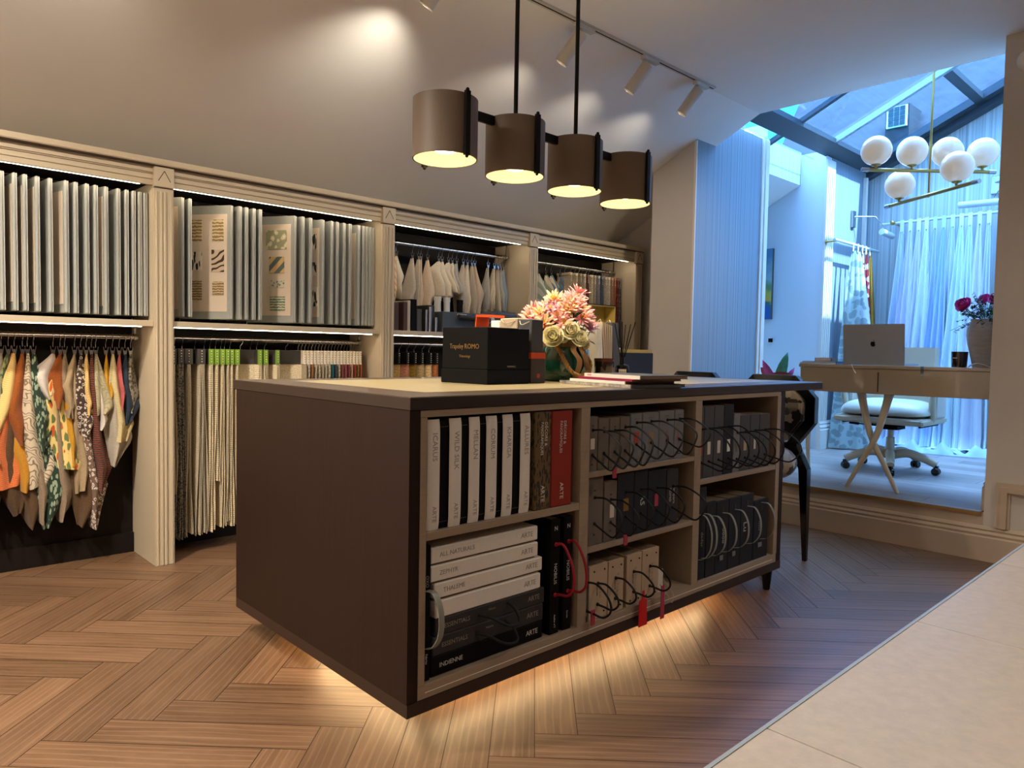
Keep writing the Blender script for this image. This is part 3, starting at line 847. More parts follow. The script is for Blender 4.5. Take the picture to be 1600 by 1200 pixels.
# ------------------------------------------------------------------ long fabrics on card headers, second bay
def sheets(mb, n, span, depth, top, bot, seed, wav=.004, xs=None, flare=1.0):
    R = random.Random(seed)
    for k in range(n):
        c = (k + .5) / n - .5
        ph = R.uniform(0, 6); b = bot + R.uniform(0, .02); dd = R.uniform(-.004, .004)
        def fn(s, t, c=c, ph=ph, b=b, dd=dd):
            x = c * span * lerp(.38, flare, min(1, t * 1.1)) + wav * sin(ph + s * 7 + t * 5) * min(1, t * 3) + dd * t
            return (x, lerp(-.002, depth, s) + .006 * sin(t * 8 + ph) * t, lerp(top, b, t))
        mb.grid(fn, 4, 14, .0014)
    return mb
MT['cardgrey'] = mat('charcoal_card_header', '#37332f', 0.7)
MT['cardgreen'] = mat('leaf_green_card_edge', '#6d8f24', 0.6)
MT['cardwhite'] = mat('white_card_header', '#d8cbb6', 0.75)
LF = [fab('charcoal_slub', '#a89c8a', '#2f2a26', 'spots', 90, thr=.45), fab('grey_cream_slub', '#dccfb2', '#8d7d64', 'rows', 60), fab('ivory_linen', '#e8dabb', '#bba77d'), fab('fringe_cream', '#eaddbd', '#bda985', 'rows', 30, thr=.25), fab('oat_voile', '#e2d5b8', '#b09d78')]
def hanger(x, lab, group, head, edge, cloth, hw, n, span, bot, depth=.20, zt=.968, hdepth=None, yr=3.85, zrail=ZR, hh=.078, rz=0.0):
    t = thing('fabric_hanger', lab, 'fabric sample', (x, yr, zrail - .118), rz, group)
    hk = MB().tube(cr([(0, .012, .112), (0, -.002, .130), (0, -.015, .12), (0, -.011, .098), (0, 0, .085), (0, 0, .066)], 4), .0017, 6)
    obj('hook', hk, MT['chrome'], t, smooth=60)
    D = hdepth or depth
    h = obj('card_header', MB().box(-hw / 2, hw / 2, -D / 2, D / 2, 0.066 - hh, .066), head, t, bevel=.002)
    if edge: obj('card_edge', MB().box(-hw / 2 - .0008, hw / 2 + .0008, -D / 2 - .002, -D / 2 + .006, .066 - hh - .001, .067), edge, h)
    rv = MB()
    for q in range(5): rv.sphere((0, -D / 2 - .0025, .056 - q * .0135), .0028, 8, 6)
    obj('rivets', rv, MT['cardwhite'] if head is not MT['cardwhite'] else MT['chrome'], h)
    c = MB(); sheets(c, n, span, depth, .066 - hh, bot - (zrail - .118), int(x * 999), xs=None)
    for i_ in range(len(c.v)): c.v[i_] = (c.v[i_][0], c.v[i_][1] - depth / 2, c.v[i_][2])
    obj('fabric', c, cloth, t, smooth=60)
    return t
G2 = 'long fabrics on the second lower rail'
hanger(1.225, 'cream fabric hanger half hidden behind the first pilaster', G2, MT['cardgrey'], None, LF[2], .026, 3, .03, .30)
hanger(1.26, 'grey card hanger holding black and white speckled fabric to the floor', G2, MT['cardgrey'], None, LF[0], .028, 5, .055, .075)
hanger(1.297, 'grey card hanger holding ivory and mint fabrics of uneven length', G2, MT['cardgrey'], None, LF[4], .040, 4, .040, .085)
hanger(1.36, 'third grey card hanger from the left, with cream slub fabric', G2, MT['cardgrey'], None, LF[1], .040, 7, .065, .085)
for k, (x, lf, n, sp, b) in enumerate(((1.408, 3, 4, .038, .09), (1.437, 3, 3, .03, .35), (1.466, 2, 4, .034, .10), (1.494, 4, 3, .02, .14), (1.514, 3, 3, .022, .11), (1.543, 2, 3, .02, .11))):
    hanger(x, 'green-edged card hanger with long cream fabric, ' + ORD[k] + ' green card from the left', G2, MT['cardgrey'], MT['cardgreen'], LF[lf], .022, n, sp, b)
for k, (x, lf, rz) in enumerate(((1.60, 4, .85), (1.655, 3, .12), (1.69, 4, .1), (1.735, 2, .35), (1.86, 4, 1.05))):
    lab = ['wide black card with green edge turned to show its face', 'green-edged card just right of the wide black one', 'next green-edged card, over cream fabric, middle of the rail',
           'green-edged card with a short black face showing', 'widest black card with green edge, just left of the white cards'][k]
    hanger(x, lab, G2, MT['cardgrey'], MT['cardgreen'], LF[lf], .022, 4, .05, .40, hdepth=.20, rz=rz)
WCOL = ['#b9a98a', '#c9bea8', '#b27a3c', '#cfc3a8', '#c8b999', '#bfb193', '#c7bba1', '#cdbf9d', '#19646a', '#454a5c', '#c6b79a', '#9b4a44', '#a45f5a', '#93323a', '#c2a07a', '#a8342c', '#8a6a2a', '#b0552c']
for k, c in enumerate(WCOL):
    x = 1.935 + k * .0212
    f = fab('narrow_sample', c, '#%02x%02x%02x' % tuple(int(int(c[i:i + 2], 16) * .75) for i in (1, 3, 5)), 'spots' if k % 3 == 1 else 'plain', 60)
    hanger(x, 'white card hanger with a narrow coloured sample, ' + (ORD[k] + ' of the white cards from the left' if k < 17 else 'last of the white cards at the right'), 'white card hangers on the second lower rail', MT['cardwhite'], None, f, .017, 2, .016, .60, zt=.95, hdepth=.17)

# ------------------------------------------------------------------ pale swatches in the third bay
WID[0] = 1.1
G3 = 'pale swatches clipped to the third upper rail'
PW = [fab('ivory_weave', '#cfc2ab', '#bfb198'), fab('oyster_weave', '#b6ab9c', '#a79b8c'), fab('blush_weave', '#c9b39a', '#b9a188'), fab('pale_grey_weave', '#aba8a3', '#9c9994'), fab('sky_blue_weave', '#8b9db5', '#7c8ea6'), fab('peach_trim', '#d3bd9d', '#c29a78', 'stripe', 14)]
D3 = [(2.594, 5, .05, .05, .62, .7, .36, -.01, .25), (2.60, 0, .03, .07, .5, .55, .30, .03, .2), (2.723, 1, .06, .075, .8, .65, .42, .0, .35), (2.772, 1, .04, .05, .7, .6, .40, .0, .35), (2.791, 2, .04, .05, .7, .75, .40, .0, .35),
      (2.844, 2, .05, .09, .8, .62, .44, .0, .35), (2.936, 0, .075, .10, .35, .75, .25, .04, .8), (2.964, 0, .05, .10, .4, .75, .25, .045, .8), (3.018, 0, .05, .08, .35, .75, .22, .05, .8), (3.051, 0, .04, .08, .4, .8, .22, .05, .8), (3.088, 3, .05, .07, .5, .8, .22, .04, .8),
      (3.146, 1, .04, .08, .45, .7, .44, .01, .3), (3.184, 0, .04, .07, .6, .72, .42, .0, .3), (3.223, 1, .02, .10, .6, .65, .46, .02, .2), (3.249, 2, .01, .10, .55, .6, .44, .03, .3), (3.373, 3, .025, .045, .7, .75, .33, .0, .4), (3.432, 0, .035, .04, .8, .7, .35, .0, .4), (3.470, 1, .03, .05, .7, .75, .35, .01, .3), (3.495, 3, .02, .06, .6, .7, .34, .02, .3), (3.52, 4, .02, .075, .5, .62, .40, .01, .3)]
for k, (x, m, wl, wr, tl, tr, h, bx, tip) in enumerate(D3):
    lab = {0: 'peach-striped cream swatch beside the second pilaster', 19: 'sky-blue swatch at the right end of the third upper rail'}.get(k, ['ivory', 'oyster-grey', 'blush-beige', 'pale grey', 'blue', 'peach'][m] + ' swatch, ' + ORD[k] + ' from the left on the third upper rail')
    h *= .86; tl -= .08; tr -= .08
    sp = [(PW[m], wl, wr, tl, tr, h, bx, .035, tip)]
    for q in range(2): sp.append((PW[(m + q) % 4], wl * .96, wr * 1.0, tl + .02 * q, tr + .03, h * (1.03 + .03 * q), bx, .035, tip))
    swatch(x, 1.736, sp, lab, G3, rotz=-.15)
# books, tubes and boxes on the third shelf
MT['brownbook'] = mat('brown_cloth', '#4d3425', .6); MT['tube'] = mat('white_tube', '#cfcac2', .5); MT['greybox'] = mat('slate_grey_box', '#4b5154', .6)
def upright(x, w, h, m, lab, name='sample_book', d=.22, cat='book', y=3.72, z=1.178, par=None):
    t = thing(name, lab, cat, (x, y, z), 0, 'books on the third shelf')
    obj('cover', MB().box(0, w, 0, d, 0, h), m, t, bevel=.002)
    obj('page_block', MB().box(.002, w - .002, .004, d - .002, h, h + .0012), MT['pages'], t)
    return t
for k, (x, w, h, m, lab) in enumerate(((2.475, .06, .17, 'brownbook', 'dark brown upright book at the left end of the third shelf'), (2.57, .03, .18, 'brownbook', 'slim brown upright book on the third shelf'), (2.60, .022, .19, 'cab', 'tan-spined upright book between two dark ones'),
        (2.63, .04, .20, 'black', 'black upright book on the third shelf'), (2.675, .035, .14, 'greybook', 'short grey upright book on the third shelf'), (2.76, .05, .17, 'charcoal', 'charcoal upright book behind the steel rods'))):
    upright(x, w, h, MT[m], lab)
def tube_(x, y, r, h, m, lab, name='roll_tube', cap=True):
    t = thing(name, lab, 'tube', (x, y, 1.178))
    obj('tube', MB().lathe([(r, 0), (r, h)], n=20), m, t, smooth=40)
    if cap: obj('cap', MB().lathe([(r * 1.12, h - .025), (r * 1.12, h + .003), (.0001, h + .004)], n=20), m, t, smooth=40)
tube_(2.730, 3.70, .008, .135, MT['chrome'], 'thinner steel rod standing on the third shelf'); tube_(2.752, 3.69, .010, .155, MT['chrome'], 'taller steel rod standing on the third shelf')
tube_(2.805, 3.70, .010, .09, MT['chrome'], 'short steel rod standing on the third shelf')
tube_(2.920, 3.835, .023, .237, MT['tube'], 'white roll tube on the third shelf, left of two'); tube_(2.997, 3.835, .022, .234, MT['tube'], 'white roll tube on the third shelf, right of two'); tube_(3.110, 3.835, .02, .225, MT['black'], 'black roll tube behind the pale swatches')
b_ = thing('storage_box', 'slate-grey box with a pale label on the third shelf', 'box', (2.86, 3.70, 1.178))
obj('box_body', MB().box(0, .33, 0, .105, 0, .135), MT['greybox'], b_, bevel=.003); obj('label_plate', MB().box(.12, .20, -.0012, 0.0005, .10, .125), MT['white'], b_)
r_ = thing('roll_holder', 'dark grey roll lying across the slate-grey box', 'roll', (2.97, 3.672, 1.283))
obj('roll', MB().tube([(0, 0, 0), (.27, -.0, -.012)], .016, 16), MT['charcoal'], r_, smooth=40); obj('end_cap', MB().tube([(.27, 0, -.012), (.30, 0, -.013)], .020, 16), MT['tube'], r_, smooth=40)
r2 = thing('fabric_stack', 'folded steel-blue fabric on the third shelf, at the right', 'fabric', (3.30, 3.70, 1.178))
obj('fabric', MB().box(0, .24, 0, .22, 0, .16), fab('steel_blue', '#3f4750', '#59616a', 'rows', 30), r2, bevel=.02, seg=3, smooth=50)
# bronze hangers below
G4 = 'bronze fabric samples on the third lower rail'
for k, (x, c, rz) in enumerate(((2.56, '#a08350', .5), (2.63, '#a5735a', .45), (2.69, '#7d6426', .4), (2.745, '#9a8560', .4), (2.81, '#b59a70', .45), (2.865, '#9a6038', .35))):
    hanger(x, 'black card hanger with bronze fabric, ' + ORD[k] + ' from the left on the third lower rail', G4, MT['black'], None, fab('bronze_cloth', c, '#%02x%02x%02x' % tuple(min(255, int(int(c[i:i + 2], 16) * 1.35)) for i in (1, 3, 5)), 'plain', 20, rough=.5), .035, 4, .05, .55, depth=.13, hdepth=.13, rz=rz)
# far-right bay
G5 = 'hanging books on the far-right upper rail'
CB = [('#b9a68a', 'beige'), ('#c4b49a', 'cream'), ('#a08c74', 'tan'), ('#c9bba4', 'ivory'), ('#6a3a34', 'maroon and cream'), ('#c8b898', 'pale sand'), ('#ad9a80', 'oatmeal'), ('#8d8792', 'lilac grey'), ('#4d5668', 'denim blue'), ('#b9a894', 'fawn'), ('#c9c0ae', 'pale grey'), ('#a27a5c', 'caramel'), ('#a4654a', 'terracotta'), ('#a7473f', 'coral print'), ('#8f8a80', 'speckled grey')]
for k, (c, nm) in enumerate(CB):
    x = [4.17, 4.235, 4.284, 4.331, 4.37, 4.42, 4.455, 4.505, 4.548, 4.595, 4.635, 4.675, 4.71, 4.745, 4.778][k]
    f = fab(nm.replace(' ', '_') + '_book', c, '#%02x%02x%02x' % tuple(int(int(c[i:i + 2], 16) * .7) for i in (1, 3, 5)), 'floral' if k in (13, 14) else 'plain', 30)
    hanger(x, nm + ' fabric book hanging on the far-right upper rail', G5, f, None, f, .030, 5, .045, 1.10 if k < 13 else 1.0, depth=.15, hdepth=.15, zrail=1.736, hh=.02, rz=-.05)
for k, (x, c) in enumerate(((3.87, '#a39a90'), (3.957, '#b3a184'), (4.016, '#b9a48a'), (4.12, '#4a5058'))):
    f = fab('plaid', c, '#77806a' if k < 2 else '#4f6672', 'stripe', 9)
    swatch(x, 1.736, [(f, .02, .21, .4, .55, .30, .05, .02, .8), (PW[0], .02, .21, .4, .57, .305, .05, .02, .8)], ['grey plaid', 'green striped', 'blush striped', 'dark steel'][k] + ' swatch card hanging askew in the far-right bay', 'askew cards on the far-right upper rail')
# ================================================================== island with open shelves
IX0, IX1, IY0, IY1 = 1.066, 3.115, 1.508, 2.600
isl = thing('display_island', 'dark walnut island with open pale oak shelves full of sample books', 'island', (0, 0, 0))
fl_ = -.0
obj('end_panel', MB().box(IX0, IX0 + .034, IY0 + .002, IY1, .136, .905), MT['walnut'], isl)
obj('end_panel', MB().box(IX1 - .04, IX1, IY0 + .002, IY1, .136, .905), MT['walnut'], isl)
obj('rear_panel', MB().box(IX0 + .034, IX1 - .04, IY1 - .02, IY1, .136, .905), MT['walnut'], isl)
fa = MB()
fa.box(IX0, IX1, IY0, IY0 + .02, .100, .1355); fa.box(IX0, IX1, IY1 - .02, IY1, .10, .1355)
fa.box(IX0, IX0 + .02, IY0 + .02, IY1 - .02, .100, .1355); fa.box(IX1 - .02, IX1, IY0 + .02, IY1 - .02, .10, .1355)
obj('plinth_edge', fa, MT['walnutx'], isl)
ca = MB()
D = .36
ca.box(1.1005, 3.0745, IY0 + .002, IY0 + .45, .1360, .1745)         # bottom board
ca.box(1.1005, 3.0745, IY0 + .002, IY0 + .45, .8855, .904)          # top rail
for a, b in ((1.1005, 1.1215), (1.727, 1.770), (2.386, 2.430), (3.042, 3.0745)): ca.box(a, b, IY0, IY0 + .45, .1745, .8855)
obj('carcass', ca, MT['oakpale'], isl, bevel=.0008)
obj('carcass_back', MB().box(1.1005, 3.0745, IY0 + .45, IY0 + .462, .136, .904), MT['oakpale'], isl)
obj('inlay_line', MB().box(1.125, 3.04, IY0 + .0008, IY0 + .0022, .1512, .1530), MT['offwhite'], isl)
for a, b, z0, z1 in ((1.1217, 1.7268, .559, .581), (1.7702, 2.3858, .656, .673), (1.7702, 2.3858, .408, .425), (2.4302, 3.0418, .558, .577)):
    obj('shelf', MB().box(a, b, IY0 + .001, IY0 + .45, z0, z1), MT['oakpale'], isl, bevel=.0008)
for (lx, ly) in ((3.072, 1.548), (3.072, 2.56), (1.45, 2.1)):
    obj('leg', MB().lathe([(.013, 0), (.016, .006), (.024, .1005)], (lx, ly, 0), 18), MT['blackmetal'], isl, smooth=40)
ld = MB()
ld.box(1.30, 2.80, 1.70, 1.715, .1225, .125); ld.box(1.262, 1.277, 1.74, 2.34, .1225, .125); ld.box(1.30, 2.80, 2.40, 2.412, .1225, .125)
MT['ledisland'] = emis('island_glow_strip', (1.0, .66, .33), 32.0)
obj('led_strip', ld, MT['ledisland'], isl)
obj('underside_panel', MB().box(IX0 + .02, IX1 - .02, IY0 + .02, IY1 - .02, .1265, .1345), MT['walnut'], isl)

wt = thing('worktop', 'dark walnut worktop with a cream leather inlay, on the island', 'worktop', (0, 0, .905))
obj('slab', MB().box(1.064, 3.490, 1.506, 2.625, 0.0005, .034), MT['walnutx'], wt, bevel=.0015)
obj('inlay', MB().box(1.225, 3.40, 1.66, 2.47, .0335, .0352), MT['inlay'], wt)
MT['topdark'] = mat('satin_walnut_top', '#4a382b', .3, var=.15, vs=6, stretch=(.7, 22, 22))
bd = MB()
bd.box(1.066, 3.488, 1.508, 1.66, .0338, .0349); bd.box(1.066, 3.488, 2.47, 2.623, .0338, .0349); bd.box(1.066, 1.225, 1.66, 2.47, .0338, .0349); bd.box(3.40, 3.488, 1.66, 2.47, .0338, .0349)
obj('border', bd, MT['topdark'], wt)
ZT = .9405

XR = (1, 0, 0); ZU = (0, 0, 1)
def spine_text(s, size, m, par, x, y, z, align='LEFT', xs=1.0, spacing=1.0):
    return text(s, size, m, par, (x, y, z), (0, 0, -1), (1, 0, 0), align=align, xs=xs, spacing=spacing)

# ---- left column, top: six white-spined books, one patterned, one red
G6 = 'white-spined books in the island'
prev = 1.1235
for k, (a, b, zt, nm) in enumerate(((1.130, 1.172, .878, 'ICARUS'), (1.203, 1.246, .878, 'WILD SILK'), (1.272, 1.312, .878, 'MELLAN'), (1.335, 1.377, .878, 'CORIUM'), (1.398, 1.439, .879, 'KHARGA'), (1.469, 1.511, .879, 'ALLURES'))):
    t = thing('sample_book', ORD[k] + ' white-spined black book from the left in the top left shelf', 'book', (prev, IY0 + .012, .5812), 0, G6)
    lx = a - prev; rx = b - prev - .001
    obj('cover', MB().box(0.001, rx - .0015, .004, .30, 0, zt - .5812 - .003), MT['black'], t, bevel=.002)
    st = MB()
    for z in (.018, zt - .5812 - .022):
        q = 0.004
        while q < lx - .002: st.box(q, q + .004, .0034, .0042, z, z + .0008); q += .007
    if len(st.v): obj('stitching', st, MT['ink'], t)
    sp = MB()
    n = 14; H = zt - .5812
    sp.grid(lambda s, v: (lerp(lx, rx, s), -.001 - .005 * max(0, sin(pi * s)) ** .6 + .004 * (abs(v - .5) * 2) ** 10, lerp(0.0005, H, v)), 10, 20, .003)
    so = obj('spine', sp, MT['offwhite'], t, smooth=60)
    cx = (lx + rx) / 2
    spine_text(nm, .0225, MT['inkpale'], so, cx, -.0063, H - .035)
    spine_text('ARTE', .0185, MT['inkpale'], so, cx, -.0063, .066)
    prev = b + .0005
MT['tapestry'] = fab('forest_tapestry', '#6a5434', '#2c2a20', 'leaf', 55, thr=.42, rough=.7)
for k, (a, b, m, lab, c1) in enumerate(((1.5255, 1.5965, MT['tapestry'], 'book with a brown tapestry-patterned spine beside the brick-red one', MT['white']), (1.5985, 1.692, MT['redbook'], 'thick brick-red book at the right of the top left shelf', MT['white']))):
    t = thing('sample_book', lab, 'book', (a, IY0 + .006, .5812))
    c = obj('cover', MB().box(0, b - a, 0, .30, 0, .299), m, t, bevel=.003)
    cx = (b - a) / 2
    spine_text('DÉCORS &', .0155, c1, t, cx + .011, -.0006, .268); spine_text('PANORAMIQUES', .0155, c1, t, cx - .006, -.0006, .268, xs=.86)
    spine_text('ARTE', .022, c1, t, cx, -.0006, .075)

# ---- left column, bottom: flat stack and uprights
ST = [(1.155, 1.588, .1752, .230, 'INDIENNE', 'black flat book at the very bottom of the stack in the island', MT['black'], MT['inkwhite'], 1),
      (1.162, 1.590, .2305, .283, 'ESSENTIALS', 'lower of two charcoal cord-handled flat books in the stack', MT['charcoal'], MT['ink'], 2),
      (1.170, 1.594, .2835, .332, 'ESSENTIALS', 'upper of two charcoal cord-handled flat books in the stack', MT['charcoal'], MT['ink'], 2),
      (1.170, 1.576, .3335, .381, 'x', 'white flat book lying directly on the upper charcoal book', MT['offwhite'], MT['inkpale'], 0),
      (1.166, 1.582, .3885, .430, 'THALEME', 'third flat book down, white-spined, jutting furthest right', MT['offwhite'], MT['inkpale'], 0),
      (1.152, 1.562, .4365, .480, 'ZEPHYR', 'white flat book second from the top of the stack', MT['offwhite'], MT['inkpale'], 0),
      (1.152, 1.560, .4865, .530, 'ALL NATURALS', 'topmost white flat book of the stack in the island', MT['offwhite'], MT['inkpale'], 0)]
zprev = .1752
for (a, b, z0, z1, nm, lab, m, im, kind) in ST:
    t = thing('sample_book', lab, 'book', (a, IY0 + .02, zprev), 0, 'flat stacked books in the island')
    base = z0 - zprev
    if base > .003: obj('cover', MB().box(.004, b - a - .004, .012, .30, 0, base + .004), MT['pages'], t)
    s_ = obj('spine', MB().box(0, b - a, 0, .30, base, z1 - zprev), m, t, bevel=.003)
    zc = base + (z1 - zprev - base) / 2; W_ = b - a
    if nm != 'x': text(nm, .018, im, s_, (.03, -.0006, zc), XR, ZU, align='LEFT')
    text('ARTE', .022, im, s_, (W_ - .022, -.0006, zc), XR, ZU, align='RIGHT', spacing=.95)
    if kind == 2:
        h = MB().tube(cr([(.155, .0, zc), (.175, -.03, zc - .004), (.22, -.055, zc - .03), (.27, -.05, zc - .035), (.272, -.03, zc - .004), (.268, 0, zc + .012)], 6), .0045, 8)
        obj('handle', h, MT['rope'], t, smooth=60)
        text('Natura', .010, im, s_, (.205, -.0006, zc + .008), XR, ZU)
    zprev = z1 + .0003
def box_book(x0, x1, z0, z1, m, label, group=None, y=None, depth=.30, name='sample_book'):
    t = thing(name, label, 'book', (x0 + .0006, y if y is not None else IY0 + .014, z0), 0, group)
    obj('cover', MB().box(0, x1 - x0 - .0012, 0, depth, 0, z1 - z0), m, t, bevel=.0016)
    mb = MB().box(.006, x1 - x0 - .0072, .010, depth - .004, z1 - z0 - .0004, z1 - z0 + .0008)
    obj('page_block', mb, MT['pages'], t)
    return t
def loop_handle(t, cx, zu, zl, out, m, r=.0034, sway=0.0, droop=.035):
    p = cr([(cx, .001, zu), (cx + sway * .3, -out * .45, zu + .002), (cx + sway * .8, -out * .92, lerp(zu, zl, .35)), (cx + sway, -out, lerp(zu, zl, .75)), (cx + sway * .7, -out * .72, zl - droop), (cx + sway * .3, -out * .32, zl - droop * .55), (cx, .001, zl)], 7)
    o = obj('handle', MB().tube(p, r, 8), m, t, smooth=60)
    kn = MB()
    for z in (zu, zl): kn.sphere((cx, -.0015, z), r * 1.7, 10, 6)
    obj('knot', kn, m, o, smooth=60)
    return o
t = box_book(1.1235, 1.149, .1752, .542, MT['black'], 'slim black upright book with a grey strap, left of the flat stack', depth=.28)
text('OXO', .014, MT['ink'], t, (.0125, -.0006, .27), (0, 0, -1), (1, 0, 0))
text('Fabrics', .010, MT['inkwhite'], t, (.0125, -.0006, .06), (0, 0, -1), (1, 0, 0))
def strap(t, cx, zu, zl, out, m, w=.013, sway=0.0):
    P = cr([(cx, .0, zu), (cx + sway * .5, -out * .6, zu - .004), (cx + sway, -out, lerp(zu, zl, .32)), (cx + sway, -out * .98, lerp(zu, zl, .7)), (cx + sway * .5, -out * .55, zl + .01), (cx, .0, zl)], 7)
    mb = MB(); N_ = len(P) - 1
    mb.grid(lambda s, v: P[min(N_, int(round(v * N_)))] + Vector(((s - .5) * w, 0, 0)), 1, N_, .0018)
    return obj('strap', mb, m, t, smooth=60)
strap(t, .013, .245, .09, .045, MT['greystrap'], .018, .012)
for a, b, lab, sub in ((1.612, 1.655, 'left of two black upright books with red cord handles', 'Atelier n°7'), (1.672, 1.712, 'right of two black upright books with red cord handles', 'Savoie')):
    t = box_book(a, b, .1752, .540, MT['black'], lab, 'black books with red cords')
    cx = (b - a) / 2
    spine_text('NOBILIS', .0185, MT['inkwhite'], t, cx, -.0008, .225)
    spine_text(sub, .0095, MT['inkwhite'], t, cx, -.0008, .062)
    text('N', .020, MT['inkwhite'], t, (cx, -.0008, .335), XR, ZU)
    loop_handle(t, cx, .285, .125, .075, MT['redrope'], .0042, .004, -.01)

# ---- middle column
def labelled(t, w, z0, z1, m, frac=.5, ww=.34, name='label_plate'):
    c = w * frac
    return obj(name, MB().box(c - w * ww / 2, c + w * ww / 2, -.0012, .0004, z0, z1), m, t)
MT['flame'] = mat('flame_orange_print', '#b2402a', .7, var=.3, vs=120); MT['goldprint'] = mat('dull_gold_print', '#9a7a50', .6, var=.3, vs=150)
G7 = 'rope-handled books on the middle top shelf'
zs = .6732
for k, (a, b, zt, m, lab) in enumerate(((1.772, 1.826, .853, 'taupe', 'taupe book with a cream label at the left of the middle top shelf'), (1.829, 1.885, .844, 'taupe', 'taupe book with a rose tag on its rope, middle top shelf'),
        (1.887, 1.941, .844, 'taupe', 'third taupe book from the left on the middle top shelf'), (1.943, 1.998, .844, 'taupe', 'fourth taupe book, next to the blue-grey ones, middle top shelf'),
        (2.002, 2.067, .852, 'greyblue', 'blue-grey book with an orange flame-like mark'), (2.069, 2.168, .852, 'greyblue', 'blue-grey book with a small cream block, second of the blue-grey'),
        (2.170, 2.265, .854, 'greyblue', 'blue-grey book with brown lettering, third of the blue-grey'), (2.267, 2.327, .855, 'greyblue', 'blue-grey book with orange lettering, last on the middle top shelf'))):
    t = box_book(a, b, zs, zt, MT[m], lab, G7)
    w = b - a; H = zt - zs
    if k == 0: labelled(t, w, .073, .108, MT['white'], .5, .38)
    if k in (4, 5, 6, 7):
        text('ROMO', .009, MT['ink'], t, (w * .5, -.0006, H - .018), XR, ZU); text('ROMO', .007, MT['inkdark'], t, (w * .5, -.0006, .018), XR, ZU)
    if k == 4: labelled(t, w, .075, .115, MT['flame'], .5, .4, 'emblem')
    if k == 5: labelled(t, w, .072, .108, MT['goldprint'], .52, .28, 'emblem')
    if k == 6: text('Kiyo', .022, MT['flame'], t, (w * .5, -.0006, .09), (0, 0, -1), (1, 0, 0))
    if k == 7: text('Oriel', .020, MT['flame'], t, (w * .4, -.0006, .09), (0, 0, -1), (1, 0, 0))
    if k < 4: text('RB', .008, MT['inkdark'], t, (w * .5, -.0006, H - .03), XR, ZU); text('RB', .007, MT['inkdark'], t, (w * .5, -.0006, .022), XR, ZU)
    hz = (.136, .055) if k < 4 else (.148, .072)
    h = loop_handle(t, w * .5, hz[0] - (0.008 if k in (1, 2) else 0), hz[1], .115 if k < 4 else .125, MT['rope'], .0033, .006 * (k % 3), .040 if k != 7 else .02)
    if k == 1: obj('hang_tag', MB().box(.004, .022, -.062, -.058, -.018, .016), MT['rosetag'], h)
G8 = 'books on the middle shelf of the middle column'
zs = .4252
for k, (a, b, zt, m, lab) in enumerate(((1.772, 1.862, .653, 'taupe', 'wide taupe book at the left of the second middle shelf'), (1.867, 1.935, .629, 'taupe', 'shorter taupe book with a cream label and a rose tag'),
        (1.937, 2.031, .651, 'navy', 'black-blue book with a gold block print'), (2.032, 2.110, .651, 'navy', 'black-blue book with white brush lettering'), (2.112, 2.224, .642, 'navy', 'wide navy box book with a dim crimson mark'), (2.228, 2.302, .634, 'charcoal', 'charcoal book with white spine lettering, by the right divider'))):
    t = box_book(a, b, zs, zt, MT[m], lab, G8)
    w = b - a; H = zt - zs
    if k == 1: labelled(t, w, .08, .125, MT['white'], .6, .32)
    if k == 2: labelled(t, w, .092, .135, MT['gold'], .5, .30, 'emblem')
    if k == 3: text('AS', .036, MT['inkwhite'], t, (w * .58, -.0006, .118), (0, 0, -1), (1, 0, 0))
    if k == 4: labelled(t, w, .085, .13, MT['rosetag'], .45, .2, 'emblem')
    if k == 5: text('ROMO', .017, MT['inkwhite'], t, (w * .28, -.0006, .115), (0, 0, -1), (1, 0, 0)); text('Tempera', .019, MT['inkwhite'], t, (w * .62, -.0006, .115), (0, 0, -1), (1, 0, 0))
    if k < 2: text('RB', .008, MT['inkdark'], t, (w * .5, -.0006, H - .045), XR, ZU); text('RB', .008, MT['inkdark'], t, (w * .5, -.0006, .035), XR, ZU)
    h = loop_handle(t, w * .5, H * .70, H * .32, .115 if k != 5 else .14, MT['rope'], .0033, .004 * (k % 2), .03)
    if k == 1: obj('hang_tag', MB().box(.020, .038, -.072, -.068, .002, .036), MT['rosetag'], h)
G9 = 'books on the middle bottom shelf'
zs = .1748
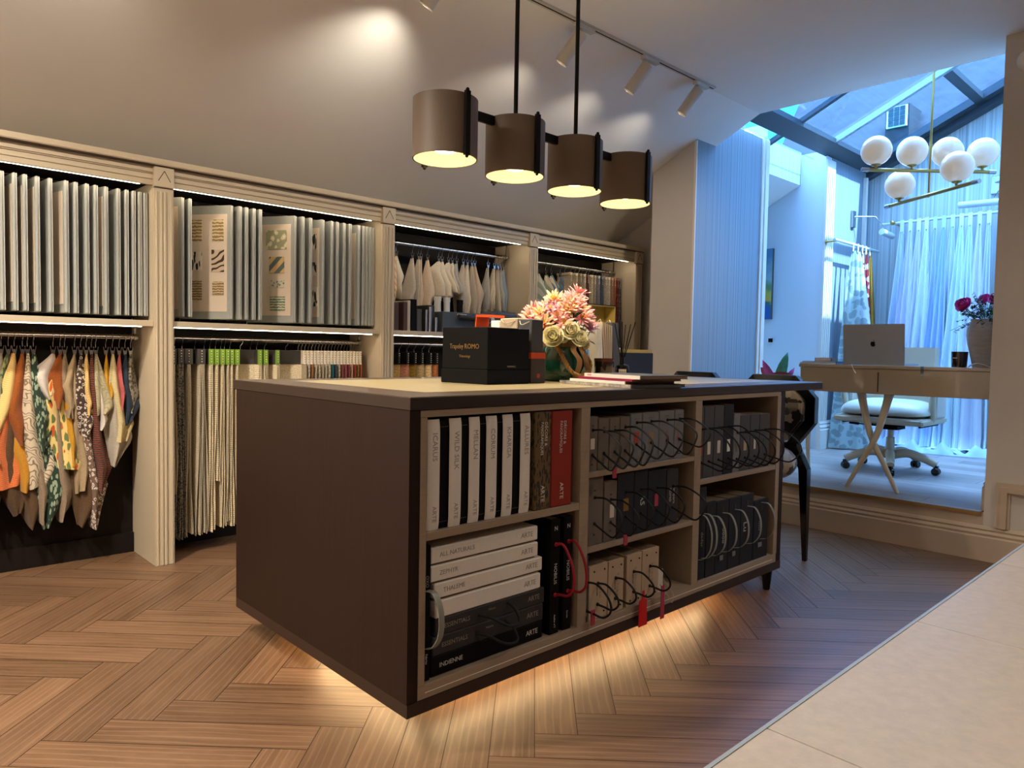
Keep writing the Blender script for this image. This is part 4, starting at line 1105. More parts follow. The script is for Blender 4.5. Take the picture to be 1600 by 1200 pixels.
for k, (a, b, zt, m, lab) in enumerate(((1.772, 1.789, .40, 'greybook', 'thin grey upright at the left of the middle bottom shelf'), (1.794, 1.891, .357, 'creambook', 'cream riveted book at the left of the middle bottom shelf'), (1.894, 1.978, .355, 'creambook', 'second cream riveted book on the middle bottom shelf'),
        (1.994, 2.081, .358, 'creambook', 'cream riveted book carrying a large red tag'), (2.083, 2.185, .360, 'creambook', 'cream riveted book with a narrow red tag, rightmost'))):
    t = box_book(a, b, zs, zt, MT[m], lab, G9, y=IY0 + .010)
    w = b - a; H = zt - zs
    if k:
        rv = MB()
        for (px, pz) in ((.25, .13), (.8, .13), (.25, H - .02), (.8, H - .02)): rv.sphere((w * px, -.0006, pz if pz > .14 else .02), .0032, 10, 6)
        obj('rivets', rv, MT['blackmetal'], t)
        text(['', 'LINEN', 'TEXTURA', 'CHENILLE', 'VELOURS'][k], .014, MT['ink'], t, (w * .58, -.0006, .095), (0, 0, -1), (1, 0, 0), spacing=1.4); text('HOULES', .0075, MT['inkdark'], t, (w * .42, -.0006, .095), (0, 0, -1), (1, 0, 0), spacing=1.2)
        h = loop_handle(t, w * .45, H * .66, H * .27, .085, MT['rope'], .0036, .004, .004)
    else:
        h = loop_handle(t, w * .5, H * .60, H * .18, .10, MT['rope'], .0036, .004, .004)
        obj('hang_tag', MB().box(.002, .02, -.03, -.026, .0, .05), MT['rosetag'], h); text('CN', .012, MT['inkwhite'], t, (w * .5, -.0006, .03), (0, 0, -1), (1, 0, 0))
    if k == 3: obj('hang_tag', MB().prism([(.036, -.07), (.084, -.07), (.080, .022), (.068, .026), (.066, .055), (.056, .055), (.054, .026), (.038, .022)], 'y', -.030, -.027), MT['red'], h)
    if k == 4: obj('hang_tag', MB().prism([(.060, -.065), (.082, -.065), (.080, .055), (.062, .055)], 'y', -.042, -.039), MT['rosetag'], h); 
t = thing('paper_label_bundle', 'white paper labels on a string beside the cream books', 'labels', (2.192, IY0 + .03, .1748))
obj('label_block', MB().box(0, .052, 0, .10, 0, .085), MT['white'], t, bevel=.002)
obj('string', MB().tube(cr([(.03, -.001, .03), (.034, -.03, .0), (.045, -.045, -.03), (.058, -.04, .0), (.05, -.001, .045)], 6), .0016, 6), MT['cab'], t)
# ---- right column
G10 = 'rope-handled books on the right top shelf'
zs = .5772
for k, (a, b, zt, m, lab) in enumerate(((2.432, 2.469, .860, 'greybook', 'slate book with a red round mark, by the divider of the right top shelf'), (2.471, 2.541, .860, 'greybook', 'tall slate book with a pale curved label, second on the right top shelf'), (2.543, 2.615, .860, 'greybook', 'tall slate book with an ivory label, third on the right top shelf'),
        (2.617, 2.691, .862, 'navy', 'tall navy book with a blush label on the right top shelf'), (2.695, 2.746, .822, 'greyblue', 'blue-grey book just right of the tall navy one'), (2.748, 2.828, .812, 'greybook', 'shorter slate book with a cream label, left of three'),
        (2.831, 2.909, .811, 'greybook', 'shorter slate book with a pale sliver label, middle of three'), (2.913, 3.003, .810, 'greybook', 'shorter slate book with a dull green mark, right of three'))):
    t = box_book(a, b, zs, zt, MT[m], lab, G10)
    w = b - a
    lb = [MT['flame'], MT['white'], MT['white'], MT['offwhite'], MT['taupe'], MT['creambook'], MT['white'], mat('dull_green', '#3d4f45', .7)][k]
    labelled(t, w, .092 if k < 4 else .085, .142 if k < 4 else .128, lb, .5, .3 if k != 6 else .2)
    loop_handle(t, w * .5, .195 if k < 4 else .165, .065 if k < 4 else .055, .13 if k < 7 else .16, MT['rope'], .0033, .006 * (k % 2), .02)
G11 = 'navy strap-handled books on the right bottom shelf'
zs = .1748
for k, (a, b, zt, y, lab) in enumerate(((2.432, 2.452, .542, .014, 'narrow navy box file against the divider, right bottom shelf'), (2.453, 2.502, .542, .014, 'tall navy box file second from the left, right bottom shelf'), (2.504, 2.575, .476, .012, 'navy box file with a plain spine, third from the left'),
        (2.577, 2.672, .470, .012, 'navy box file with small silver dots'), (2.674, 2.769, .470, .012, 'navy box file with a dim emblem, left of the silver-lettered one'), (2.771, 2.878, .470, .012, 'navy box file with silver brush lettering'), (2.883, 3.010, .434, .012, 'lowest navy box file with white stripes, at the right end'))):
    t = box_book(a, b, zs, zt, MT['navy'], lab, G11, y=IY0 + y)
    w = b - a
    o_ = obj('spine_plate', MB().box(w * .42, w * .58, -.001, .0004, zt - zs - .05, zt - zs - .025), MT['charcoal'], t)
    if k == 3: text('oooo', .030, MT['inkwhite'], t, (w * .6, -.0006, .15), (0, 0, -1), (1, 0, 0))
    if k == 5: text('Lu', .045, MT['inkwhite'], t, (w * .35, -.0006, .16), (0, 0, -1), (1, 0, 0))
    if k == 6: text('IIIII', .036, MT['ink'], t, (w * .42, -.0006, .145), (0, 0, -1), (1, 0, 0))
    if k == 1: text('dedar', .026, MT['ink'], t, (w * .45, -.0006, .16), (0, 0, -1), (1, 0, 0))
    strap(t, w * .5, .262 if k < 2 else .245, .085, .055, MT['greystrap'], .013 if w > .03 else .010, .010)
    if k in (3, 4, 6): obj('hang_tag', MB().box(w * .2, w * .45, -.010, -.008, .055, .075), MT['greyblue'], t)

# ================================================================== things on the worktop
bb = thing('presentation_box', 'black presentation box with gold lettering, front left on the worktop', 'box', (1.700, 1.935, ZT + .0003), 0)
def two_corner_box(x0, x1, y0, y1, z0, z1): return MB().box(x0, x1, y0, y1, z0, z1)
a_ = atan2(.015, .227)
bb.rotation_euler = (0, 0, a_)
bb['label'] = 'black presentation box with gold lettering, front left on the worktop'
obj('box_base', MB().box(0, .230, 0, .250, 0, .052), MT['black'], bb, bevel=.002)
obj('box_lid', MB().box(.003, .227, .003, .247, .0525, .207), MT['black'], bb, bevel=.002)
text('Trapeley', .026, MT['gold'], bb, (.0024, .167, .136), (0, -1, 0), ZU, xs=.8); text('· ROMO', .026, MT['gold'], bb, (.0024, .092, .136), (0, -1, 0), ZU)
text('Trimmings', .014, MT['gold'], bb, (.0024, .122, .100), (0, -1, 0), ZU)
text('TRIMMINGS', .009, MT['ink'], bb, (.128, .0024, .064), XR, ZU)
gb = thing('sample_box', 'long taupe sample box with an orange rim and round emblem, right of the black box', 'box', (1.942, 1.957, ZT + .0003), 0.0)
MT['brownbox'] = mat('taupe_brown_board', '#3d332b', .7)
obj('box_body', MB().box(0, .078, 0, .36, 0, .094), MT['brownbox'], gb, bevel=.002)
rim = MB()
rim.box(0, .078, 0, .004, .0942, .118); rim.box(0, .078, .356, .36, .0942, .118); rim.box(0, .004, .004, .356, .0942, .118); rim.box(.074, .078, .004, .356, .0942, .118)
obj('lining_rim', rim, MT['orange'], gb)
obj('lid', MB().prism([(.345, .10), (.358, .10), (.335, .272), (.235, .268), (.235, .258), (.33, .262)], 'x', .004, .074), MT['orange'], gb)
em = obj('emblem', MB().lathe([(.009, 0), (.009, .0006), (.0001, .0007)], n=20, M=Matrix.Rotation(pi / 2, 3, 'X')), MT['flame'], gb); em.location = (.040, -.0002, .028)
for k, (y, d, h, m, lab) in enumerate(((.008, .075, .152, 'greybook', 'charcoal swatch book standing at the front of the taupe box'), (.088, .10, .158, 'creambook', 'beige swatch book with a cord handle in the taupe box'), (.194, .05, .150, 'offwhite', 'cream swatch book at the back of the taupe box'))):
    t = thing('swatch_book', lab, 'book', (1.942 + .006, 1.957 + y, ZT + .0946))
    obj('cover', MB().box(0, .066, 0, d, 0, h), MT[m], t, bevel=.003)
    if k < 2: obj('cord', MB().tube(cr([(-.001, .01, h - .01), (-.016, d * .5, h - .022), (-.001, d - .01, h - .006)], 6), .0018, 6), MT['cab'], t)
# ---- green glass vase with rope, lilies and roses
VX, VY = 2.275, 2.09
MT['greenglass'] = mat('green_glass', '#0f4a38', .06, spec=.8, var=.3, vs=14, coat=.6)
MT['raffia'] = mat('raffia_ribbon', '#8a653b', .85, var=.3, vs=40, stretch=(6, 6, 60))
MT['jute'] = mat('jute_rope', '#a57b42', .9, var=.25, vs=60, bump=.6, bs=200)
va = thing('vase', 'round green glass vase tied with a thick jute rope', 'vase', (VX, VY, ZT + .0003))
pf = [(.0001, 0), (.085, 0), (.098, .006), (.106, .03), (.107, .09), (.104, .13), (.090, .148), (.088, .165), (.092, .183), (.086, .183), (.083, .160), (.098, .125), (.098, .03), (.0001, .012)]
obj('glass_body', MB().lathe(pf, n=40), MT['greenglass'], va, smooth=50)
rb = MB(); rb.lathe([(.090, .140), (.094, .146), (.0945, .172), (.091, .176)], n=36, cap=False)
obj('ribbon', rb, MT['raffia'], va, smooth=40)
vd = Vector((-.70, -.71, 0)); vr = Vector((.71, -.70, 0))          # towards the room, and sideways along the glass
def vp(side, out, z): return vr * side + vd * out + Vector((0, 0, z))
rope = cr([vp(-.045, .092, .148), vp(-.028, .108, .128), vp(-.005, .120, .085), vp(.02, .128, .045), vp(.06, .122, .026), (vp(.098, .09, .045)), vp(.100, .08, .085), vp(.075, .098, .115), vp(.06, .095, .150), vp(.09, .055, .166)], 10)
tw = MB()
for s_ in range(3):
    pts = []
    for i, p in enumerate(rope):
        a = i * .75 + s_ * 2 * pi / 3
        t_ = (rope[min(i + 1, len(rope) - 1)] - rope[max(i - 1, 0)]).normalized()
        u = t_.orthogonal().normalized(); w = t_.cross(u)
        pts.append(p + (u * cos(a) + w * sin(a)) * .0045)
    tw.tube(pts, .0058, 7)
obj('rope', tw, MT['jute'], va, smooth=70)
bowm = MB()
for pth in ([vp(.04, .095, .16), vp(.03, .12, .13), vp(.055, .13, .09), vp(.05, .125, .05), vp(.035, .115, .01)], [vp(.045, .095, .16), vp(.075, .105, .12), (vp(.085, .10, .08)), vp(.10, .09, .03)]):
    P = cr(pth, 6); N_ = len(P) - 1
    bowm.grid(lambda s, v, P=P, N_=N_: P[min(N_, int(round(v * N_)))] + vr * ((s - .5) * .022) + Vector((0, 0, 0)), 3, N_, .002)
obj('ribbon_tail', bowm, MT['raffia'], va, smooth=60)
MT['leafdark'] = mat('dark_leaf', '#24401f', .6, var=.3, vs=30); MT['leaf'] = mat('leaf_green', '#6f8a2c', .6, var=.3, vs=30)
MT['petalpink'] = mat('pink_petal', '#e9a39c', .7, var=.12, vs=40); MT['petalpeach'] = mat('peach_petal', '#efbe90', .7, var=.12, vs=40); MT['petallilac'] = mat('lilac_pink_petal', '#e2a2b8', .7, var=.1, vs=40)
MT['rose'] = mat('cream_rose_petal', '#eee4b6', .7, var=.06, vs=40); MT['yellowc'] = mat('yellow_centre', '#c9a227', .7)
MT['magenta'] = mat('magenta_rose_petal', '#cf2f8a', .65, var=.15, vs=40)
FZ = ZT + .15
def frame(d):
    d = Vector(d).normalized(); u = d.orthogonal().normalized(); return d, u, d.cross(u)
def petal(mb, o, d, u, L, w, curl, cup):
    d = d.normalized(); n = d.cross(u).normalized()
    def fn(s, t):
        ww = w * (sin(pi * min(1, t * .92 + .08)) ** .8)
        return o + d * (L * t) + n * ((s - .5) * ww) + u * (curl * t * t + cup * (abs(s - .5) * 2) ** 2 * ww)
    return mb.grid(fn, 4, 6, .0006)
def lily(c, d, m, label, group, L=.045, seed=0):
    """flower with narrow backswept petals, several rows"""
    R = random.Random(seed)
    t = thing('lily', label, 'flower', c, 0, group)
    D, U, V = frame(d)
    mb = MB(); y = MB()
    for ring, (n, tilt, sc) in enumerate(((7, 1.15, 1.0), (7, .75, .95), (5, .35, .8))):
        for k in range(n):
            a = 2 * pi * (k + ring * .5) / n + R.uniform(-.1, .1)
            o_ = U * cos(a) + V * sin(a)
            dr = (D * cos(tilt) + o_ * sin(tilt))
            petal(mb, Vector((0, 0, 0)), dr, (D * sin(tilt) - o_ * cos(tilt)) * -1 if ring == 0 else o_, L * sc * R.uniform(.85, 1.1), L * .30, L * .28 if ring else L * .2, .25)
    obj('petals', mb, m, t, smooth=80)
    for k in range(6):
        a = 2 * pi * k / 6; o_ = U * cos(a) + V * sin(a)
        y.tube([Vector((0, 0, 0)), D * .018 + o_ * .004, D * .030 + o_ * .010], [.0009, .0009, .0022], 5)
    obj('stamens', y, MT['yellowc'], t)
    stem(t, c)
    return t
def stem(t, c, base=None, z0=ZT + .03):
    b = Vector(base) if base else Vector((VX + (c[0] - VX) * .15, VY + (c[1] - VY) * .15, z0))
    C_ = Vector(c)
    obj('stem', MB().tube(cr([Vector((0, 0, 0)), (b - C_) * .35 + Vector((0, 0, .004)), (b - C_) * .7, b - C_], 4), .0022, 6), MT['leaf'], t)
def rose(c, d, m, label, group, r=.034, seed=0, base=None, z0=ZT + .03):
    R = random.Random(seed)
    t = thing('rose', label, 'flower', c, 0, group)
    D, U, V = frame(d)
    mb = MB()
    for ring, (n, rad, h, open_) in enumerate(((3, .16, .92, -.25), (4, .34, .95, -.15), (5, .56, .92, -.02), (5, .80, .86, .12), (6, 1.0, .66, .45))):
        for k in range(n):
            a0 = 2 * pi * (k + .5 * ring) / n + R.uniform(-.12, .12); span = 2 * pi / n * .78
            def fn(s, v, a0=a0, span=span, rad=rad, h=h, open_=open_):
                a = a0 + (s - .5) * 2 * span * (.55 + .45 * sin(pi * min(1, v * .9 + .1)))
                rr = r * rad * (.30 + .70 * sin(pi * .5 * min(1, v * 1.25))) + r * open_ * .35 * v ** 4
                hh = r * (-.45 + 1.45 * h * v) - r * .12 * (abs(s - .5) * 2) ** 2 * v - r * max(0, open_) * .5 * v ** 5
                return (U * cos(a) + V * sin(a)) * rr + D * hh
            mb.grid(fn, 6, 6, .0007)
    obj('petals', mb, m, t, smooth=80)
    sp = MB()
    for k in range(5):
        a = 2 * pi * k / 5; petal(sp, D * (-r * .45), (U * cos(a) + V * sin(a)) * .7 + D * .7, D * -1, r * .9, r * .3, r * .15, .1)
    obj('sepals', sp, MT['leaf'], t, smooth=70)
    stem(t, c, base, z0)
    return t
R = random.Random(3)
GL = 'pink lilies in the green vase'
def fp(side, out, z): 
    p = Vector((VX, VY, z)) + vr * (side * (.62 if side > 0 else 1)) + vd * out
    return (p.x, p.y, p.z)
LP = [(-.150, .02, 1.205), (-.135, -.02, 1.235), (-.105, .05, 1.215), (-.085, -.03, 1.25), (-.06, .05, 1.235), (-.035, .08, 1.205), (-.02, .01, 1.262), (.01, .07, 1.235), (.03, -.01, 1.272), (.06, -.03, 1.292), (.085, -.06, 1.315), (.045, .06, 1.245), (.085, .04, 1.235), (.115, .01, 1.225), (.135, .03, 1.195), (.15, -.01, 1.17), (.10, .07, 1.20), (-.09, .085, 1.175), (-.01, .10, 1.175), (.0, -.08, 1.27), (-.07, -.09, 1.25), (.12, -.07, 1.25), (-.05, .02, 1.275), (.07, .02, 1.27), (-.12, .06, 1.175), (.02, .04, 1.27)]
for k, (a, b, z) in enumerate(LP):
    d = vr * a * 4 + vd * (b * 4 + .35) + Vector((0, 0, .55))
    m = MT[['petalpink', 'petalpink', 'petalpeach', 'petalpink', 'petallilac'][k % 5]] if a < .09 else MT['petallilac' if k % 2 else 'petalpink']
    lab = {10: 'highest pink lily, at the top right of the bouquet', 0: 'pink lily at the far left edge of the bouquet', 15: 'pink lily at the far right edge of the bouquet'}.get(k, 'pink and peach lily among the others filling the bouquet in the green vase')
    lily(fp(a, b, z), d, m, lab, GL, .052, k)
GR = 'cream roses in the green vase'
for k, (a, b, z, r, lab) in enumerate(((-.055, .125, 1.125, .040, 'largest cream rose, low at the left front of the bouquet'), (.025, .125, 1.150, .034, 'cream rose just right of the largest one'), (.085, .12, 1.120, .032, 'pale green-cream rose low at the right of the bouquet'), (-.015, .12, 1.122, .022, 'small cream rosebud between the two front roses'), (.115, .08, 1.098, .026, 'lowest cream rosebud, drooping at the right'), (-.04, -.03, 1.27, .034, 'cream-yellow rose at the top of the bouquet'))):
    d = vr * a * 3 + vd * (.9 if k != 5 else .3) + Vector((0, 0, .25 if k < 5 else .9))
    rose(fp(a, b, z), d, MT['rose'], lab, GR, r, 50 + k)
lf = MB()
for k in range(46):
    a = R.uniform(0, 2 * pi); rr = R.uniform(.03, .12); z = R.uniform(1.10, 1.23)
    c = Vector((VX + cos(a) * rr, VY + sin(a) * rr, z)); d = Vector((cos(a), sin(a), R.uniform(-.3, .6)))
    petal(lf, c, d, Vector((0, 0, 1)), R.uniform(.03, .055), .018, -.008, .1)
for k in range(8):
    a = k * .8; p0 = Vector((VX + cos(a) * .03, VY + sin(a) * .03, ZT + .05)); lf.tube([p0, Vector((VX + cos(a) * .11, VY + sin(a) * .11, 1.16))], .0018, 5)
tag(obj('bouquet_foliage', lf, MT['leafdark'], smooth=70), 'loose green leaves filling the bouquet in the green vase', 'foliage')['kind'] = 'stuff'

# ---- candle, diffuser, swatch books, navy box, magazines
MT['amber'] = mat('dark_red_glass', '#2d0b08', .08, spec=.7, coat=.5)
ca_ = thing('candle', 'dark red glass candle beside the green vase', 'candle', (2.430, 2.00, ZT + .0003))
obj('glass_jar', MB().lathe([(.0001, 0), (.039, 0), (.042, .004), (.043, .098), (.040, .098), (.0395, .08), (.0001, .078)], n=32), MT['amber'], ca_, smooth=40)
obj('rim_band', MB().lathe([(.0434, .084), (.0436, .096)], n=32, cap=False), mat('copper_rim', '#7a4630', .3, metal=.6), ca_, smooth=40)
obj('wick', MB().tube([(0, 0, .078), (0, 0, .09)], .001, 6), MT['black'], ca_)
text('BERLIN', .010, MT['ink'], ca_, (.0312 * -1, -.0312, .028), (.71, -.71, 0), ZU)
rdf = thing('reed_diffuser', 'small black reed diffuser with a cream label and dark reeds', 'diffuser', (2.535, 1.985, ZT + .0003))
obj('bottle', MB().lathe([(.0001, 0), (.030, 0), (.032, .003), (.032, .058), (.029, .068), (.012, .075), (.011, .105), (.0001, .105)], n=30), MT['blackgloss'], rdf, smooth=40)
lb_ = MB(); lb_.grid(lambda s, v: ((.0324 * cos(pi * 1.25 + (s - .5) * 1.1)), (.0324 * sin(pi * 1.25 + (s - .5) * 1.1)), lerp(.008, .052, v)), 10, 2)
lo = obj('label_plate', lb_, MT['white'], rdf, smooth=60)
text('LONDON', .0065, MT['inkdark'], lo, (-.0235, -.0235, .040), (.71, -.71, 0), ZU); text('N° 3', .005, MT['inkdark'], lo, (-.0235, -.0235, .026), (.71, -.71, 0), ZU)
for (dx, dy, L) in ((-.03, .02, .25), (-.02, -.012, .26), (-.012, .01, .24), (.03, -.02, .25), (.05, -.03, .26), (.02, .03, .24), (.045, .02, .25)):
    obj('reed', MB().tube([(-dx * .2, -dy * .2, .03), (dx, dy, L)], .0022, 6), MT['black'], rdf)
for k, (x, y, w, m, lab, tilt) in enumerate(((2.56, 2.13, .03, 'offwhite', 'fanned cream fabric book right of the bouquet', -.10), (2.61, 2.14, .055, 'creambook', 'thick beige fabric book right of the bouquet', -.06), (2.68, 2.145, .05, 'greybook', 'slate-grey fabric book standing before the navy box', -.05))):
    t = thing('fabric_book', lab, 'book', (x, y, ZT + .0003), .05, 'fabric books standing on the worktop')
    H = .265
    lf_ = MB(); n_ = 1 if m == 'greybook' else 5
    for q in range(n_):
        a0 = w * q / n_; a1 = w * (q + .86) / n_ if n_ > 1 else w
        lf_.add([(a0, 0, 0), (a1, 0, 0), (a1, .13, 0), (a0, .13, 0)] + [(a0 + tilt * .5 + .006 * q, 0, H - .004 * q), (a1 + tilt * .5 + .006 * q, 0, H - .004 * q), (a1 + tilt * .5 + .006 * q, .13, H), (a0 + tilt * .5 + .006 * q, .13, H)],
               [(0, 3, 2, 1), (4, 5, 6, 7), (0, 1, 5, 4), (1, 2, 6, 5), (2, 3, 7, 6), (3, 0, 4, 7)])
    obj('leaves', lf_, MT[m], t)
    obj('cord_ring', MB().tube(cr([(w * .3 + tilt * .5, .02, H - .004), (w * .4 + tilt * .5, .03, H + .012), (w * .6 + tilt * .5, .06, H - .002)], 6), .0022, 6), MT['cab'], t)
MT['straw'] = mat('straw_yellow_lining', '#b59a4a', .6)
nv = thing('presentation_box', 'open navy box with a straw-yellow lining and raised lid', 'box', (2.77, 2.215, ZT + .0003))
bx = MB(); w_, d_ = .315, .245
bx.box(0, w_, 0, .004, 0, .125); bx.box(0, w_, d_ - .004, d_, 0, .125); bx.box(0, .004, .004, d_ - .004, 0, .125); bx.box(w_ - .004, w_, .004, d_ - .004, 0, .125); bx.box(.004, w_ - .004, .004, d_ - .004, 0, .004)
obj('box_body', bx, MT['navy'], nv)
ln = MB(); ln.box(.008, w_ - .008, .0045, .008, .05, .142); ln.box(.008, w_ - .008, d_ - .008, d_ - .0045, .05, .142); ln.box(.0045, .008, .0045, d_ - .0045, .05, .142); ln.box(w_ - .008, w_ - .0045, .0045, d_ - .0045, .05, .142); ln.box(.0085, w_ - .0085, .0085, d_ - .0085, .05, .055)
obj('lining', ln, MT['straw'], nv)
li = MB(); zb, zt_, y0_, y1_ = .128, .378, d_ + .003, d_ + .085
li.box(0, w_, y1_ - .004, y1_, zb, zt_); li.box(0, w_, y0_, y1_ - .004, zt_ - .004, zt_); li.box(0, .004, y0_, y1_ - .004, zb, zt_ - .004); li.box(w_ - .004, w_, y0_, y1_ - .004, zb, zt_ - .004); li.box(.004, w_ - .004, y0_, y1_ - .004, zb, zb + .004)
ld_ = obj('lid', li, MT['black'], nv)
l2 = MB(); l2.box(.0045, w_ - .0045, y1_ - .008, y1_ - .0045, zb + .005, zt_ - .005); l2.box(.0045, w_ - .0045, y0_ + .002, y1_ - .008, zt_ - .008, zt_ - .0045); l2.box(.0045, .008, y0_ + .002, y1_ - .008, zb + .005, zt_ - .0085); l2.box(w_ - .008, w_ - .0045, y0_ + .002, y1_ - .008, zb + .005, zt_ - .0085)
obj('lid_lining', l2, MT['straw'], ld_)
tp = MB(); tp.grid(lambda s, v: (lerp(.02, .24, s), lerp(.05, .22, v), .12 + .07 * (1 - s) * (.5 + .5 * v) + .012 * sin(s * 17) * sin(v * 11)), 12, 8, .002)
obj('tissue_paper', tp, MT['white'], nv, smooth=60)
for k, (x, y, z, w, L, h, m, lab, rz) in enumerate(((2.005, 1.530, 0, .275, .40, .012, mat('photo_spine', '#9d9488', .5, var=.6, vs=40), 'bottom magazine of the stack, with a picture-covered spine', -.16), (2.012, 1.560, .0123, .255, .30, .010, MT['white'], 'white magazine second from the bottom of the stack', -.14),
        (2.020, 1.535, .0226, .245, .30, .008, mat('crimson_cover', '#8c1238', .5), 'crimson-spined magazine near the top of the stack', -.17), (2.030, 1.510, .0309, .235, .31, .013, MT['white'], 'white magazine on top of the stack', -.19))):
    t = thing('magazine', lab, 'magazine', (x, y, ZT + z + .0003), rz, 'magazines stacked on the worktop')
    obj('spine', MB().box(0, .004, 0, L, 0, h), m, t)
    obj('page_block', MB().box(.0042, w - .003, .0015, L - .0015, .0012, h - .0012), MT['pages'] if k else MT['greybook'], t)
    cv_ = MB(); cv_.box(.0042, w, 0, L, h - .0011, h); cv_.box(.0042, w, 0, L, 0, .0011)
    obj('cover', cv_, MT['charcoal'] if k in (0, 1, 3) else m, t)
    if k == 3: text('REVIEW', .007, MT['redrope'], t, (-.0004, L - .03, h / 2), (0, -1, 0), ZU)

# ================================================================== pendant over the island
MT['shade'] = mat('taupe_lamp_shade', '#78695b', .5, spec=.4)
MT['shadein'] = mat('pale_yellow_shade_lining', '#eadca6', .6)
MT['bulb'] = emis('lamp_diffuser', (1.0, .84, .54), 9.0)
pd = thing('pendant_light', 'four-shade taupe pendant lamp on black rods above the island', 'pendant lamp', (2.10, 2.05, ZC), 0)
SX = [1.585, 1.925, 2.270, 2.612]
zb0 = 1.735 - ZC; zt0 = zb0 + .205
obj('ceiling_plate', MB().box(-.30, .30, -.03, .03, -.022, -.0005), MT['blackmetal'], pd, bevel=.003)
for x in (1.925, 2.270): obj('rod', MB().tube([(x - 2.10, 0, zt0 + .005), (x - 2.10, 0, -.02)], .0085, 12), MT['blackmetal'], pd, smooth=40)
obj('crossbar', MB().box(SX[0] - 2.1 - .02, SX[3] - 2.1 + .02, -.009, .009, zt0 - .035, zt0 - .001), MT['blackmetal'], pd, bevel=.002)
for k, x in enumerate(SX):
    X = x - 2.10
    r = .115
    sh = obj('lamp_shade', MB().lathe([(r, zb0), (r, zt0), (r - .004, zt0), (r - .0045, zt0 - .002), (r - .0045, zb0 + .0), (r, zb0)], (X, 0, 0), 48, cap=False), MT['shade'], pd, smooth=40)
    obj('shade_lining', MB().lathe([(r - .005, zb0 + .001), (r - .010, zb0 + .022), (.085, zb0 + .042), (.056, zb0 + .054)], (X, 0, 0), 48, cap=False), MT['shadein'], sh, smooth=60)
    obj('bulb', MB().lathe([(.057, zb0 + .054), (.052, zb0 + .040), (.036, zb0 + .030), (.0001, zb0 + .026)], (X, 0, 0), 32), MT['bulb'], sh, smooth=60)
    ang = -pi / 2
    for s_ in (1, -1):
        br = MB()
        c_ = Vector((X, 0, 0)) + Vector((cos(ang), sin(ang), 0)) * s_ * (r + .006)
        br.rbox((c_.x, c_.y, (zb0 + zt0) / 2), (.012, .020, .205 + .012), Matrix.Rotation(ang, 3, 'Z'))
        br.sphere((c_.x, c_.y, zt0 + .010), .007, 10, 6); br.sphere((c_.x, c_.y, zb0 - .009), .006, 10, 6)
        obj('bracket', br, MT['blackmetal'], sh)
    L_ = bpy.data.lights.new('pendant_bulb', 'SPOT'); L_.energy = 6; L_.color = (1.0, .86, .62); L_.spot_size = radians(150); L_.spot_blend = .6; L_.shadow_soft_size = .05
    lo_ = bpy.data.objects.new('pendant_bulb', L_); COL.objects.link(lo_); lo_.parent = sh; lo_.location = (X, 0, zb0 + .012)

# ================================================================== ceiling track with spotlights
MT['whitemetal'] = mat('white_powder_coat', '#c4beb4', .45)
TY = 2.485
tr_ = thing('lighting_track', 'white lighting track set along the crease of the ceiling', 'track', (0, TY, ZC))
obj('profile', MB().box(-1.0, 4.02, -.018, .018, -.010, -.0005), MT['whitemetal'], tr_)
obj('slot', MB().box(-1.0, 4.02, -.004, .004, -.0108, -.0099), MT['black'], tr_)
def spot(x, lab, en=4.2):
    t = thing('track_spotlight', lab, 'spotlight', (x, TY, ZC - .0108), 0, 'spotlights on the ceiling track')
    obj('adapter', MB().box(-.07, .07, -.017, .017, -.022, 0), MT['whitemetal'], t, bevel=.003)
    obj('arm', MB().tube([(-.03, 0, -.022), (-.03, .0, -.05)], .007, 10), MT['whitemetal'], t, smooth=40)
    d = Vector((-.28, .50, -.80)).normalized()
    o_ = Vector((-.03, .0, -.052))
    q = d.to_track_quat('Z', 'Y').to_matrix()
    cy = obj('lamp_body', MB().lathe([(.0001, -.01), (.034, -.01), (.034, .165), (.030, .165), (.028, .15), (.0001, .15)], o_, 28, q), MT['whitemetal'], t, smooth=40)
    obj('lens', MB().lathe([(.0275, .1505), (.0001, .1508)], o_, 20, q), emis('spot_lens', (1, .8, .5), .6), cy)
    L_ = bpy.data.lights.new('spotlight', 'SPOT'); L_.energy = en; L_.color = (1.0, .90, .74); L_.spot_size = radians(98); L_.spot_blend = 1.0; L_.shadow_soft_size = .02
    lo_ = bpy.data.objects.new('spotlight', L_); COL.objects.link(lo_); lo_.parent = t
    lo_.location = o_ + d * .17
    lo_.rotation_euler = Vector((-.02, .85, -.53)).normalized().to_track_quat('-Z', 'Y').to_euler()
spot(2.80, 'white track spotlight behind the right pendant rod'); spot(3.36, 'white cylinder spotlight in the middle of the track'); spot(3.88, 'white cylinder spotlight at the right end of the track')
spot(1.95, 'white track spotlight above the left pendant rod, just past the frame', 13); spot(.7, 'white track spotlight above the far-left cabinet, past the frame', 9)

# unseen fill lamps added to brighten counter, floor and ceiling
def fill_lamp(x, y, en, lab, size=120):
    t = thing('added_downlight', lab, 'fill_lamp', (x, y, ZC), 0, 'added fill lamps on the ceiling')
    obj('trim_ring', MB().lathe([(.05, -.004), (.062, -.004), (.064, -.0005)], n=32, cap=False), MT['whitemetal'], t, smooth=40)
    obj('lens', MB().lathe([(.05, -.0035), (.0001, -.003)], n=24), emis('fill_lens', (1, .82, .6), 5.0), t)
    L_ = bpy.data.lights.new('fill_lamp', 'SPOT'); L_.energy = en; L_.color = (1.0, .90, .78); L_.spot_size = radians(size); L_.spot_blend = .7; L_.shadow_soft_size = .06
    lo_ = bpy.data.objects.new('fill_lamp', L_); COL.objects.link(lo_); lo_.parent = t; lo_.location = (0, 0, -.03)
fill_lamp(.4, .65, 5, 'recessed downlight added out of view above the near end of the counter'); fill_lamp(1.9, -.55, 12, 'recessed downlight added out of view above the far end of the counter')
